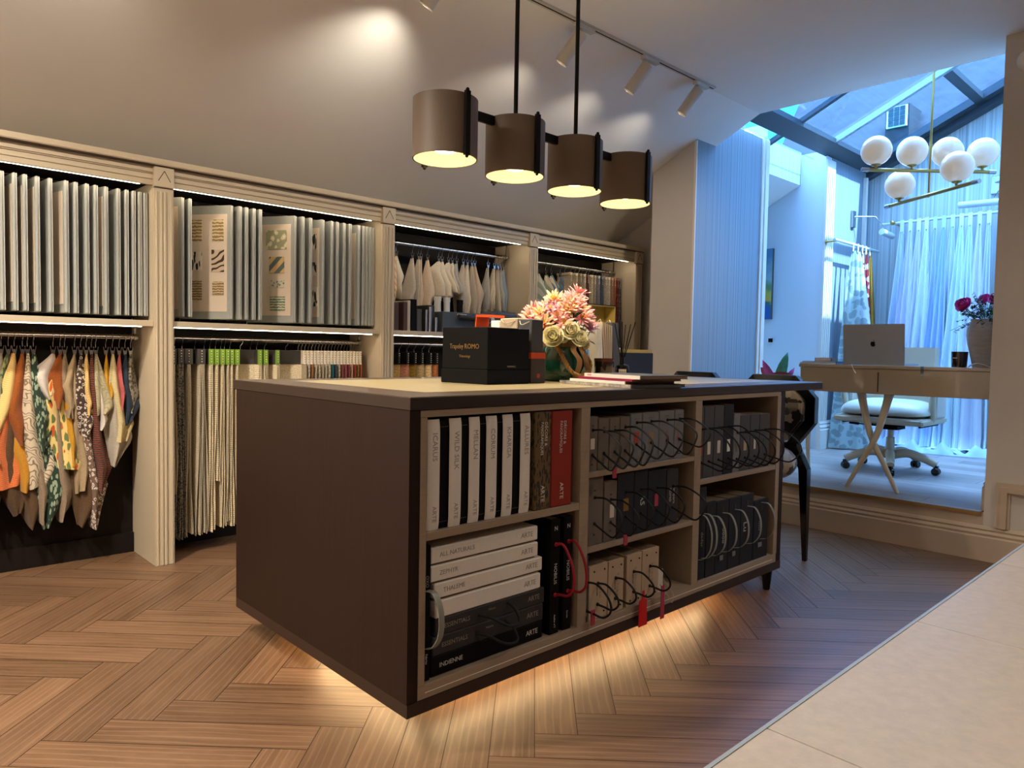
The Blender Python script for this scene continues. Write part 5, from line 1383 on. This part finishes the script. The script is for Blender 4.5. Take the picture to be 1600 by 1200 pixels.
fill_lamp(-.9, 1.9, 135, 'recessed downlight added out of view above the floor left of the island', 150); fill_lamp(-.2, 2.36, 150, 'recessed downlight added out of view before the far-left cabinet', 150); fill_lamp(3.4, -.6, 34, 'recessed downlight added out of view before the end wall', 150)

ws = thing('added_spotlight', 'added fill spotlight washing the painted pier, past the frame', 'spotlight', (3.25, 1.05, ZC))  # unseen lamp added to brighten the pier
obj('trim_ring', MB().lathe([(.05, -.004), (.062, -.004), (.064, -.0005)], n=32, cap=False), MT['whitemetal'], ws, smooth=40)
obj('lens', MB().lathe([(.05, -.0035), (.0001, -.003)], n=24), emis('wash_lens', (1, .85, .65), 4.0), ws)
L_ = bpy.data.lights.new('pier_fill', 'SPOT'); L_.energy = 70; L_.color = (1.0, .88, .72); L_.spot_size = radians(48); L_.spot_blend = 1.0; L_.shadow_soft_size = .06
lo_ = bpy.data.objects.new('pier_fill', L_); COL.objects.link(lo_); lo_.parent = ws; lo_.location = (0, 0, -.03)
lo_.rotation_euler = Vector((1.17, 2.3, -1.3)).normalized().to_track_quat('-Z', 'Y').to_euler()

# ================================================================== bar chairs at the overhang
MT['chairfab'] = fab('monochrome_velvet_print', '#b3a590', '#2c2724', 'mosaic', 20, rough=.5)
def bar_chair(loc, label):
    """faces -X; origin on the floor under the seat"""
    t = thing('bar_chair', label, 'chair', loc, 0, 'black bar chairs at the island')
    bxx = .20; hw = .23
    # octagonal back frame
    def octo(k): 
        hh = hw
        return [(-hh * k, .72 - .0), (-hh * k, .72 + .13 * k), (-hh * .52 * k, .845 + .118 * k), (hh * .52 * k, .845 + .118 * k), (hh * k, .72 + .13 * k), (hh * k, .72), (hh * .48 * k, .72 - .16 * k), (-hh * .48 * k, .72 - .16 * k)]
    O = [(y, z) for y, z in octo(1.0)]; I = [(y * .78, .775 + (z - .775) * .78) for y, z in O]
    fb = MB()
    n = 8
    for xx0, xx1 in ((bxx, bxx + .045),):
        vs = [(xx0, y, z) for y, z in O] + [(xx0 - .006, y, z) for y, z in I] + [(xx1, y, z) for y, z in O] + [(xx1, y, z) for y, z in I]
        fs = []
        for i in range(n):
            j = (i + 1) % n
            fs += [(i, j, n + j, n + i), (2 * n + j, 2 * n + i, 3 * n + i, 3 * n + j), (j, i, 2 * n + i, 2 * n + j), (n + i, n + j, 3 * n + j, 3 * n + i)]
        fb.add(vs, fs)
    obj('back_frame', fb, MT['blackgloss'], t, bevel=.003)
    ip = [(y * .96, .775 + (z - .775) * .96) for y, z in I]
    obj('back_pad', MB().prism(ip, 'x', bxx - .012, bxx + .035), MT['chairfab'], t, bevel=.008, seg=2, smooth=40)
    st = MB()
    def sf(s, v):
        a = s * 2 * pi; rr = sin(pi * v) ** .45
        return (-.03 + .235 * cos(a) * rr * (1 if cos(a) < 0 else .9), .235 * sin(a) * rr, .525 - .085 * cos(pi * v))
    st.grid(sf, 32, 14)
    obj('seat', st, MT['chairfab'], t, smooth=80)
    for sy in (-1, 1):
        lb = MB()
        for i, (p0, p1, s0, s1) in enumerate((((bxx + .02, sy * .115, .60), (bxx + .005, sy * .185, .48), .050, .048), ((bxx + .005, sy * .185, .48), (bxx + .0, sy * .205, .0), .048, .022))):
            h0, h1 = s0 / 2, s1 / 2
            lb.add([(p0[0] - h0, p0[1] - h0, p0[2]), (p0[0] + h0, p0[1] - h0, p0[2]), (p0[0] + h0, p0[1] + h0, p0[2]), (p0[0] - h0, p0[1] + h0, p0[2]), (p1[0] - h1, p1[1] - h1, p1[2]), (p1[0] + h1, p1[1] - h1, p1[2]), (p1[0] + h1, p1[1] + h1, p1[2]), (p1[0] - h1, p1[1] + h1, p1[2])],
                   [(0, 1, 2, 3), (7, 6, 5, 4), (0, 4, 5, 1), (1, 5, 6, 2), (2, 6, 7, 3), (3, 7, 4, 0)])
        obj('leg', lb, MT['blackgloss'], t, bevel=.002)
        obj('leg', MB().tube([(-.19, sy * .17, .47), (-.21, sy * .19, 0)], [.024, .012], 10), MT['blackgloss'], t, smooth=40)
    obj('foot_rail', MB().tube([(-.205, -.18, .16), (-.205, .18, .16)], .008, 10), MT['blackgloss'], t, smooth=40)
    return t
c1 = bar_chair((3.46, 1.845, 0), 'nearer black bar chair with octagonal monochrome velvet back at the island end')
c2 = dup(c1, (3.46, 2.335, 0), 0, 'black bar chair behind the nearer one, only its top rail showing over the worktop')

# ================================================================== counter at lower right
MT['stone'] = mat('pale_limestone_tile', '#b0a598', .38, var=.09, vs=75, bump=.04, bs=220)
MT['joint'] = mat('tile_joint', '#6d6054', .8)
ct = thing('counter', 'pale limestone-topped counter in the foreground', 'counter', (.4, -.1, 0))
tl = MB()
xs = [-.96, -.535, -.169, .196, .561, .927, 1.292, 1.62]
for i in range(len(xs) - 1): tl.box(xs[i] - .4 + .0007, xs[i + 1] - .4 - .0007, -.60, .378, .73, .75)
obj('stone_top', tl, MT['stone'], ct)
obj('joint_bed', MB().box(-1.4 + .001, 1.219, -.60, .377, .7301, .7492), MT['joint'], ct)
obj('edge_trim', MB().box(-1.4, 1.222, .378, .3815, .728, .7506), MT['beamlight'], ct)
obj('cabinet_base', MB().box(-1.38, 1.20, -.56, .34, 0, .7295), MT['walnut'], ct)
# ================================================================== conservatory contents
FZ2 = .2555
MT['lacquer'] = mat('cream_lacquer', '#a8977f', .12, coat=.7)
MT['ivory'] = mat('ivory_wood', '#c9bda4', .4)
MT['ivoryleather'] = mat('ivory_leather', '#cfcabb', .35)
dk = thing('desk', 'glossy cream bow-fronted desk on crossed sabre legs', 'desk', (4.50, 1.56, FZ2))
def bow(y): return .045 * (y / .56) ** 2          # front curves back towards its ends
def bowed(y0, y1, z0, z1, d0, n=16):
    poly = [(bow(lerp(y0, y1, i / n)) + d0, lerp(y0, y1, i / n)) for i in range(n + 1)]
    poly += [(.30, y1 + .07), (.62, y1 + .15), (.62, y0 - .15), (.30, y0 - .07)]
    return MB().prism(poly, 'z', z0, z1)
obj('desk_top', bowed(-.56, .56, .742, .762, 0.0), MT['lacquer'], dk, bevel=.002)
obj('apron', bowed(-.55, .55, .592, .7415, .006), MT['lacquer'], dk, bevel=.002)
dg = MB(); dg.box(.003, .0065, .055, .060, .605, .722)
obj('drawer_gap', dg, MT['groove'], dk)
for s_ in (1, -1):
    P = cr([(.10, .105 + s_ * .085, .592), (.10, .105 + s_ * .065, .50), (.10, .105 + s_ * .015, .32), (.10, .105 - s_ * .07, .15), (.10, .105 - s_ * .145, .0)], 8)
    P = [p + Vector((.012 * s_, 0, 0)) for p in P]
    obj('leg', MB().tube(P, [lerp(.026, .011, i / (len(P) - 1)) for i in range(len(P))], 12), MT['ivory'], dk, smooth=50)
for s_ in (1, -1):
    P = cr([(.45, s_ * .655, .592), (.45, s_ * .66, .42), (.45, s_ * .665, .2), (.45, s_ * .65, .0)], 8)
    obj('leg', MB().tube(P, [lerp(.024, .010, i / (len(P) - 1)) for i in range(len(P))], 12), MT['ivory'], dk, smooth=50)
DT = FZ2 + .7623
MT['alu'] = mat('space_grey_aluminium', '#9b9ea4', .38, metal=.2)
lp = thing('laptop', 'grey aluminium laptop open on the desk, its lid towards us', 'laptop', (4.60, 1.685, DT))
obj('base', MB().box(0.0, .245, -.178, .178, .002, .014), MT['alu'], lp, bevel=.003, seg=2)
ldm = MB().box(-.003, .003, -.178, .178, 0, .238)
ld2 = obj('lid', ldm, MT['alu'], lp, bevel=.0025, seg=2); ld2.location = (.004, 0, .012); ld2.rotation_euler = (0, -.10, 0)
obj('screen', MB().box(.0031, .0036, -.170, .170, .008, .230), MT['black'], ld2)
# fruit-shaped emblem with a bite and a leaf
def emblem():
    pts = []
    for i in range(40):
        a = 2 * pi * i / 40
        r = .0155 * (1 - .10 * cos(2 * a) * (1 if sin(a) < 0 else .4)) - .003 * max(0, 1 - abs(a - pi / 2) / .4) - .0025 * max(0, 1 - abs(a - 1.5 * pi) / .35)
        y, z = r * cos(a), r * sin(a)
        d = sqrt((y - .0175) ** 2 + (z - .002) ** 2)
        if d < .0075: y -= (.0075 - d) * 1.0
        pts.append((-y, z))
    m = MB().prism(pts, 'x', -.0036, -.0029)
    m.prism([(-.001, .0165), (-.005, .019), (-.0062, .0245), (-.002, .0225)], 'x', -.0036, -.0029)
    return m
em = obj('emblem', emblem(), MT['black'], ld2); em.location = (0, 0, .118)
vs_ = thing('vase', 'tall grey-beige textured stone vase with pink roses on the desk', 'vase', (4.635, 1.115, DT))
obj('stoneware_body', MB().lathe([(.0001, 0), (.052, 0), (.055, .02), (.066, .07), (.080, .13), (.088, .18), (.086, .215), (.072, .245), (.066, .258), (.070, .268), (.063, .268), (.060, .25), (.0001, .2)], n=40), mat('rough_stoneware', '#a8a298', .85, var=.12, vs=14, stretch=(1, 1, 5), bump=.5, bs=60), vs_, smooth=60)
GP = 'pink roses in the stone vase'
for k, (dy, dz, dx, r) in enumerate(((.090, .085, -.055, .040), (-.055, .115, -.02, .036), (.125, .098, -.01, .024), (-.085, .11, .04, .030), (.02, .12, .05, .03))):
    rose((4.635 + dx, 1.115 + dy, DT + .26 + dz), Vector((-.8, .25 + dy * 2, .5)), MT['magenta'], ['largest magenta rose at the front left of the stone vase', 'magenta rose at the upper right of the stone vase', 'small magenta rosebud left of the largest rose', 'magenta rose at the far right in the stone vase', 'magenta rose at the back of the stone vase'][k], GP, r, 90 + k, (4.635, 1.115, DT + .20))
R = random.Random(8)
lf = MB()
for k in range(70):
    a = R.uniform(0, 2 * pi); el = R.uniform(-.25, 1.2); L = R.uniform(.08, .155)
    d = Vector((cos(a) * cos(el), sin(a) * cos(el), sin(el))); p0 = Vector((4.635, 1.115, DT + .262)) + d * .02
    tip = p0 + d * L + Vector((0, 0, -.03 * (el < .2)))
    lf.tube([p0, (p0 + tip) / 2 + Vector((0, 0, .012)), tip], .0011, 4)
    for q in range(7):
        c = p0.lerp(tip, .3 + q * .11); dd = Vector((R.uniform(-1, 1), R.uniform(-1, 1), R.uniform(-.8, .8)))
        petal(lf, c, dd, Vector((0, 0, 1)), R.uniform(.014, .024), .009, .0, .1)
tag(obj('vase_greenery', lf, MT['leafdark'], smooth=70), 'fine dark green sprigs around the pink roses in the stone vase', 'foliage')['kind'] = 'stuff'
cd = thing('candle', 'dark brown glass candle on the desk by the stone vase', 'candle', (4.62, 1.228, DT))
obj('glass_jar', MB().lathe([(.0001, 0), (.038, 0), (.042, .088), (.039, .088), (.038, .07), (.0001, .068)], n=30), MT['amber'], cd, smooth=40)
obj('wick', MB().tube([(0, 0, .068), (0, 0, .08)], .001, 6), MT['black'], cd)
obj('label_plate', MB().box(-.0425, -.0415, -.0, .022, .05, .054), MT['white'], cd)
tag(obj('charging_cable', MB().tube(cr([(4.545, 1.06, DT + .003), (4.54, 1.09, DT + .018), (4.54, 1.12, DT + .024), (4.54, 1.15, DT + .014), (4.545, 1.165, DT + .003)], 6), .0025, 6), MT['white'], smooth=60), 'white cable curled in front of the stone vase', 'cable')
tag(obj('hanging_cord', MB().tube(cr([(4.495, 1.77, DT + .002), (4.492, 1.765, DT - .005), (4.494, 1.755, DT - .03), (4.494, 1.742, DT - .05)], 6), .002, 6), MT['white'], smooth=60), 'short white cord hanging over the front of the desk', 'cord')
ts = MB(); ts.box(4.496, 4.499, 1.372, 1.388, DT - .06, DT + .0006); ts.box(4.499, 4.54, 1.372, 1.388, DT + .0003, DT + .0012)
tag(obj('ribbon_strip', ts, MT['glass']), 'clear strip of tape hanging over the front of the desk', 'tape')
for k, (x, y, z, w, L, h, c, lab) in enumerate(((4.54, 1.88, 0, .26, .23, .010, '#3d5c78', 'blue-spined magazine at the bottom of the desk pile'), (4.55, 1.885, .0103, .25, .215, .008, '#1d2530', 'dark magazine on top of the blue one on the desk'), (4.56, 1.92, .0186, .10, .105, .022, '#5b4a35', 'small brown notebook on the desk pile'))):
    t = thing('magazine' if k < 2 else 'notebook', lab, 'magazine' if k < 2 else 'notebook', (x, y, DT + z))
    obj('cover', MB().box(0, w, 0, L, 0, h), mat('cover_%d' % k, c, .5), t, bevel=.001)
    obj('page_block', MB().box(-.0005, .002, .003, L - .003, .0018, h - .0018), MT['white'], t)
# office chair
oc = thing('office_chair', 'ivory upholstered swivel chair behind the desk, on a five-star castor base', 'chair', (5.53, 1.885, FZ2), 0)
for k in range(5):
    a = atan2(-.28, .005) + 2 * pi * k / 5 - .06 + .31 * 0
    a = radians(128) + 2 * pi * k / 5
    dx, dy = cos(a), sin(a)
    P = cr([(0.03 * dx, .03 * dy, .12), (.12 * dx, .12 * dy, .135), (.22 * dx, .22 * dy, .11), (.30 * dx, .30 * dy, .075)], 6)
    sp = obj('base_spoke', MB().tube(P, [lerp(.034, .026, i / (len(P) - 1)) for i in range(len(P))], 12), MT['ivory'], oc, smooth=50)
    cs = MB()
    for s_ in (-1, 1):
        c_ = Vector((.30 * dx - dy * s_ * .016, .30 * dy + dx * s_ * .016, .027))
        cs.lathe([(.0001, -.011), (.022, -.011), (.0265, -.006), (.0265, .006), (.022, .011), (.0001, .011)], c_, 16, Vector((-dy * s_, dx * s_, 0)).to_track_quat('Z', 'Y').to_matrix())
    cs.box(.30 * dx - .014, .30 * dx + .014, .30 * dy - .014, .30 * dy + .014, .03, .068)
    obj('castor', cs, MT['blackgloss'], sp, smooth=40)
obj('column', MB().lathe([(.040, .09), (.042, .15), (.030, .17), (.028, .24), (.020, .242), (.020, .34)], n=20), MT['ivory'], oc, smooth=40)
mc = MB(); mc.box(-.16, .15, -.12, .12, .335, .352); mc.box(-.08, .08, -.07, .07, .30, .336); mc.box(-.21, .16, -.26, -.245, .338, .350); mc.box(-.21, .16, .245, .26, .338, .35)
obj('tilt_mechanism', mc, MT['black'], oc)
lv = MB(); lv.tube([(-.06, .02, .318), (-.06, .20, .325)], .005, 8); lv.tube([(-.06, .20, .325), (-.06, .265, .329)], .011, 8)
obj('lever', lv, MT['black'], oc, smooth=40)
obj('seat_frame', MB().box(-.285, .23, -.295, .295, .352, .398), MT['ivory'], oc, bevel=.012, seg=3, smooth=50)
su = MB()
def suf(s, v):
    a = 2 * pi * s; e = .45
    cx_, sx_ = cos(a), sin(a)
    rr = max(1e-4, sin(pi * v)) ** .55
    return (-.045 + .245 * (abs(cx_) ** e) * (1 if cx_ > 0 else -1) * rr, .285 * (abs(sx_) ** e) * (1 if sx_ > 0 else -1) * rr, .425 - (.095 if v > .5 else .026) * cos(pi * v))
su.grid(suf, 48, 20)
obj('seat_cushion', su, MT['ivoryleather'], oc, smooth=80)
bk = MB()
def bf(s, v):
    y = lerp(-.235, .235, s); z = lerp(.43, .885, v)
    return (.215 - .05 * (1 - (2 * s - 1) ** 2) * 0 + .02 * v + .035 * abs(2 * s - 1) ** 2 * -1, y, z)
bk.grid(bf, 12, 8, .05)
obj('back_frame', bk, MT['ivory'], oc, bevel=.0, smooth=50)
bp_ = MB()
bp_.grid(lambda s, v: (.208 + .02 * v - .035 * abs(2 * s - 1) ** 2 - .030 * (sin(pi * s) ** .5) * (sin(pi * v) ** .5), lerp(-.195, .195, s), lerp(.46, .855, v)), 16, 14)
bpo = obj('back_pad', bp_, MT['ivoryleather'], oc, smooth=80)
btn = MB()
for y in (-.07, .07):
    for z in (.62, .74): btn.sphere((.184, y, z), .008, 10, 6)
obj('buttons', btn, MT['ivoryleather'], bpo, smooth=60)
for s_ in (-1, 1):
    P = cr([(.20, s_ * .255, .62), (.10, s_ * .285, .615), (-.06, s_ * .295, .60), (-.11, s_ * .293, .55), (-.08, s_ * .288, .45), (-.06, s_ * .285, .38)], 7)
    ar = obj('armrest', MB().tube(P, .022, 12), MT['ivory'], oc, smooth=50)
    obj('arm_pad', MB().tube(cr([(.15, s_ * .272, .640), (.06, s_ * .287, .64), (-.05, s_ * .293, .625)], 6), [.024] * 13, 12), MT['ivoryleather'], ar, smooth=50)
    obj('side_panel', MB().box(-.02, .19, s_ * .285 - .012, s_ * .285 + .012, .398, .60), MT['ivoryleather'], ar, bevel=.008, seg=2, smooth=50)

# sheer curtains on a long rail before the gable wall
MT['railwhite'] = mat('white_rail', '#c3cdd0', .35)
cr_ = thing('curtain_rail', 'long white rail with tab clips along the gable wall', 'rail', (7.05, 2.06, 2.29))
obj('rod', MB().tube([(0, .50, 0), (0, -.62, 0)], .012, 12), MT['railwhite'], cr_, smooth=40)
for y in (.39, -.55):
    bo_ = obj('bracket', MB().tube([(-.012, y, 0), (.145, y, 0)], .010, 10), MT['brass'], cr_, smooth=50)
    obj('knob', MB().sphere((-.028, y, .003), .022, 14, 8), MT['brass'], bo_, smooth=60)
CC = ['#c4d2e4', '#d3d5e8', '#dfe2ec', '#d8e4ea', '#bccfec', '#b8d2ee', '#ccdae2', '#d6e8ea', '#dcece6', '#d3d5e0', '#d8e2e8']
VO = [mat('sheer_voile_%d' % k, c, .8) for k, c in enumerate(CC)]
CY = [2.374, 2.305, 2.235, 2.172, 2.105, 2.036, 1.968, 1.902, 1.838, 1.768, 1.70]
NMC = ['blue-grey', 'lilac-white', 'soft white', 'pale grey-blue', 'cornflower blue', 'clear blue', 'grey-blue', 'pale aqua', 'pale mint', 'lilac-grey', 'ice blue']
for k, y in enumerate(CY):
    t = thing('sheer_curtain', NMC[k] + ' sheer curtain panel, ' + ORD[k] + ' from the left on the long rail', 'curtain', (7.05, y, FZ2), 0, 'sheer curtain panels on the long rail')
    obj('tab', MB().box(-.014, -.0122, -.016, .016, 1.93, 2.055), VO[k], t)
    obj('clip', MB().lathe([(.007, -.003), (.009, 0), (.007, .003)], (-.016, 0, 1.945), 12, Matrix.Rotation(pi / 2, 3, 'Y')), MT['chrome'], t)
    mb = MB(); R = random.Random(k); ph = R.uniform(0, 6); n = 2 + (k % 3) * .5
    wb = .21 if k < 10 else .12; lean = .085 - .009 * k
    def fn(s, v, ph=ph, n=n, wb=wb, lean=lean):
        w = lerp(.030, wb, min(1, v * 1.08) ** .85)
        yy = (s - .5) * w + lean * v * v
        am = lerp(.006, .032, min(1, v * 1.6))
        xx = -.018 + am * sin(2 * pi * n * s + ph) - .03 * v
        z = lerp(1.955 - .012 * abs(s - .5) * 2, 0.02, v)
        if v > .94:
            u_ = (v - .94) / .06
            xx -= u_ * (.09 + .05 * sin(7 * s + ph)); z = .03 + .02 * sin(5 * s + ph) * u_ + .02 * (1 - u_)
        return (xx - (.045 if k % 2 else 0) * min(1, v * 1.5), yy, z)
    mb.grid(fn, 36, 40, .0008)
    obj('voile', mb, VO[k], t, smooth=80)
pu = MB(); R = random.Random(77)
def pf_(s, v): 
    return (6.86 - .10 * sin(pi * s) + .16 * v, lerp(2.48, 1.55, s), .2575 + (sin(pi * v) ** .7) * (.055 + .03 * sin(s * 23) + .018 * sin(s * 51 + v * 5)) )
pu.grid(pf_, 70, 12)
tag(obj('pooled_fabric', pu, VO[5], smooth=80), 'pale blue voile pooled on the floor under the long curtain rail', 'fabric')

# short rail with patterned lengths
sr = thing('curtain_rail', 'short steel rail holding patterned fabric lengths by the pilaster', 'rail', (6.6, 2.60, 2.055))
obj('rod', MB().tube([(-.45, 0, 0), (.52, 0, 0)], .012, 12), MT['railwhite'], sr, smooth=40)
for x in (-.36, .44):
    bo_ = obj('bracket', MB().tube([(x, 0, 0), (x, .112, 0)], .008, 10), MT['brass'], sr, smooth=50)
    obj('wall_rose', MB().lathe([(.02, 0), (.02, .006)], (x, .106, 0), 16, Matrix.Rotation(-pi / 2, 3, 'X')), MT['brass'], bo_, smooth=50)
LFB = [('pale grey embroidered fabric length behind the white one', '#9fb0b0', '#7d9090', 'spots', 6.52, .10, .30), ('large white fabric length with grey sprigs, flaring to the floor', '#c9d3d4', '#93a3a6', 'spots', 6.62, .08, .42),
       ('crimson floral fabric length, narrow', '#a84a55', '#d9b7b8', 'floral', 6.72, .04, .12), ('rose and white floral fabric length', '#d9b4bb', '#9a3038', 'floral', 6.80, .05, .13), ('mustard-gold fabric length at the right of the short rail', '#a97d2c', '#8f6820', 'plain', 6.89, .05, .14)]
for k, (lab, c, a, kd, x, w0, w1) in enumerate(LFB):
    m = fab('length_%d' % k, c, a, kd, 16, '#e0c9c9')
    t = thing('fabric_length', lab, 'fabric', (x, 2.60, FZ2), 0, 'fabric lengths on the short rail')
    obj('tab', MB().box(-.014, .014, -.0135, -.012, 1.74, 1.815), MT['railwhite'], t)
    obj('clip', MB().lathe([(.012, -.002), (.014, 0), (.012, .002)], (0, -.016, 1.735), 14, Matrix.Rotation(pi / 2, 3, 'X')), MT['chrome'], t)
    mb = MB()
    def fn(s, v, k=k, w0=w0, w1=w1):
        w = lerp(w0 * .35, w1, v ** .8); sh_ = {0: -.10, 1: -.13, 2: .0, 3: .03, 4: .10}[k]
        lat = (s - .5) * w
        return (lat * .4 + sh_ * v + .012 * sin(2 * pi * s * 2 + k) * min(1, v * 2), -.018 - lat * .85 - {0: .03, 1: .10, 2: .03, 3: .06, 4: .05}[k] * v, lerp(1.745, .012 if k < 2 else .02, v))
    mb.grid(fn, 20, 24, .0015)
    obj('cloth', mb, m, t, smooth=70)
# picture lights
def picture_light(name_label, loc, rotz, end, shade_len, drop):
    t = thing('wall_light', name_label, 'wall light', loc, rotz)
    obj('back_plate', MB().box(-.035, .035, -.022, -.0005, -.075, .075), MT['chrome'], t, bevel=.003)
    obj('switch_cord', MB().tube([(.0, -.024, -.07), (-.004, -.026, -.36)], .0012, 6), MT['chrome'], t)
    obj('arm', MB().tube([(0, -.022, .02), (.12, -.16, .02), end], .005, 8), MT['chrome'], t, smooth=40)
    e = Vector(end)
    obj('shade', MB().tube([e + Vector((-shade_len / 2, .0, -.03)), e + Vector((shade_len / 2, -.02, -.05))], .028, 20), MT['railwhite'], t, smooth=40)
    return t
picture_light('swing-arm chrome picture light on the sunlit striped wall', (6.82, 2.7295, 2.33), 0, (.16, -.24, -.10), .20, .3)
picture_light('chrome picture light with a long white shade on the gable wall, at the right', (7.1995, 1.70, 2.545), -pi / 2, (.02, -.12, -.125), .52, .2)

# chandelier of six globes
MT['opal'] = mat('opal_glass', '#dcd6c6', .12, coat=.6)
_o = MT['opal'].node_tree.nodes['Principled BSDF']; _o.inputs['Emission Color'].default_value = (1.0, .93, .80, 1); _o.inputs['Emission Strength'].default_value = .10
ch = thing('chandelier', 'brass chandelier with six opal globes on two crossed bars', 'chandelier', (5.0, 1.54, 2.07))
RT = zroof(1.54) - 2.07
obj('stem', MB().tube([(0, 0, 0), (0, 0, RT - .012)], .007, 12), MT['brass'], ch, smooth=40)
obj('ceiling_plate', MB().lathe([(.035, RT - .028), (.035, RT - .003)], n=20), MT['brass'], ch, smooth=40)
RA_ = Vector((.956, .294, 0)); LA_ = Vector((.294, -.956, 0)); RT_ = Vector((.728, -.685, 0)); FW_ = Vector((.685, .728, 0)); H1 = Vector((0, 0, .165))
B = [(RT_ * -.425 + H1, RT_ * .41 + H1), (LA_ * -.246 + RA_ * .21, LA_ * .246 - RA_ * .37)]
for b0, b1 in B:
    bo = obj('bar', MB().tube([b0, b1], .0115, 14), MT['brass'], ch, smooth=40)
    e = MB(); d = (b1 - b0).normalized()
    e.tube([b0 - d * .001, b0 + d * .045], .0135, 14); e.tube([b1 + d * .001, b1 - d * .045], .0135, 14)
    obj('end_sleeve', e, MT['chrome'], bo, smooth=40)
for (bi, f) in ((0, .105), (0, .373), (0, .635), (0, .902), (1, .165), (1, .785)):
    p = B[bi][0].lerp(B[bi][1], f)
    cup = obj('cup', MB().lathe([(.008, .010), (.008, .022), (.026, .028), (.030, .034)], p, 18), MT['brass'], ch, smooth=40)
    obj('globe', MB().sphere(p + Vector((0, 0, .034 + .084)), .090, 32, 20), MT['opal'], ch, smooth=80)

# painting, plant and trinkets in the nook
pt = thing('painting', 'small abstract blue and yellow canvas on the nook wall', 'painting', (6.2495, 3.40, 1.72))
obj('canvas', MB().box(-.035, 0, -.22, .22, -.32, .32), mat('canvas_edge', '#4a4d45', .7), pt)
m, nt, b = _base('abstract_landscape'); b.inputs['Roughness'].default_value = .6
tc = _N(nt, 'ShaderNodeTexCoord'); sx = _N(nt, 'ShaderNodeSeparateXYZ'); nz = _N(nt, 'ShaderNodeTexNoise'); nz.inputs['Scale'].default_value = 14
md = _N(nt, 'ShaderNodeMath', operation='MULTIPLY_ADD'); md.inputs[1].default_value = .22
rp = _N(nt, 'ShaderNodeValToRGB'); nt.links.new(tc.outputs['Generated'], sx.inputs[0]); nt.links.new(tc.outputs['Object'], nz.inputs['Vector'])
nt.links.new(nz.outputs['Fac'], md.inputs[0]); nt.links.new(sx.outputs['Z'], md.inputs[2]); nt.links.new(md.outputs[0], rp.inputs[0])
e = rp.color_ramp.elements; e[0].color = (*hx('#1d5a9c'), 1); e[1].color = (*hx('#4a7fa0'), 1); e[0].position = .28
for p_, c in ((.34, '#2f6a6a'), (.38, '#c9a83a'), (.48, '#b8b04a'), (.55, '#5f8a5a'), (.68, '#8fb0b4')):
    q = e.new(p_); q.color = (*hx(c), 1)
nt.links.new(rp.outputs[0], b.inputs['Base Color'])
obj('painted_face', MB().box(-.0365, -.0352, -.22, .22, -.32, .32), m, pt)
tag(obj('door_stop', MB().box(6.225, 6.2495, 3.17, 3.20, 1.19, 1.225), MT['black']), 'small black fitting on the nook wall below the painting', 'fitting')
MT['redleaf'] = mat('red_leaf', '#8a2f2a', .45, var=.25, vs=20); MT['greenleaf'] = mat('variegated_leaf', '#2f7a58', .45, var=.4, vs=20); MT['pinkleaf'] = mat('pink_leaf', '#b0407a', .45, var=.3, vs=20)
pp = thing('potted_plant', 'foliage plant with red, green and pink leaves behind the island end', 'plant', (5.02, 2.50, FZ2))
obj('pot', MB().lathe([(.0001, 0), (.11, 0), (.14, .28), (.13, .28), (.125, .25), (.0001, .25)], n=28), MT['white'], pp, smooth=40)
for k, (m_, d, L, w, z) in enumerate((('greenleaf', (.1, -.15, 1), .30, .085, .55), ('redleaf', (-.1, -.95, -.12), .20, .075, .67), ('redleaf', (.2, .6, .35), .22, .075, .62), ('pinkleaf', (-.1, .55, .9), .24, .06, .58), ('pinkleaf', (.2, -.35, .9), .26, .06, .50), ('greenleaf', (-.3, .5, .1), .20, .08, .60), ('greenleaf', (.3, -.5, .5), .22, .08, .5))):
    mb = MB(); dd = Vector(d); ht = Vector((0, .04 if k == 1 else 0, z))
    petal(mb, ht, dd, Vector((-1, 0, .2)), L, w, -.03, .1)
    lo_ = obj('leaf', mb, MT[m_], pp, smooth=80)
    obj('leaf_stalk', MB().tube(cr([(0, 0, .24), (0, 0, z * .7), tuple(ht)], 5), .004, 6), MT['leaf'], lo_)

tag(obj('power_cord', MB().tube(cr([(3.15, 2.50, .004), (3.55, 2.42, .004), (3.95, 2.30, .004), (4.25, 2.42, .004), (4.38, 2.62, .004)], 8), .004, 6), MT['rope'], smooth=60), 'thin black power cord lying on the floor behind the bar chairs', 'cord')
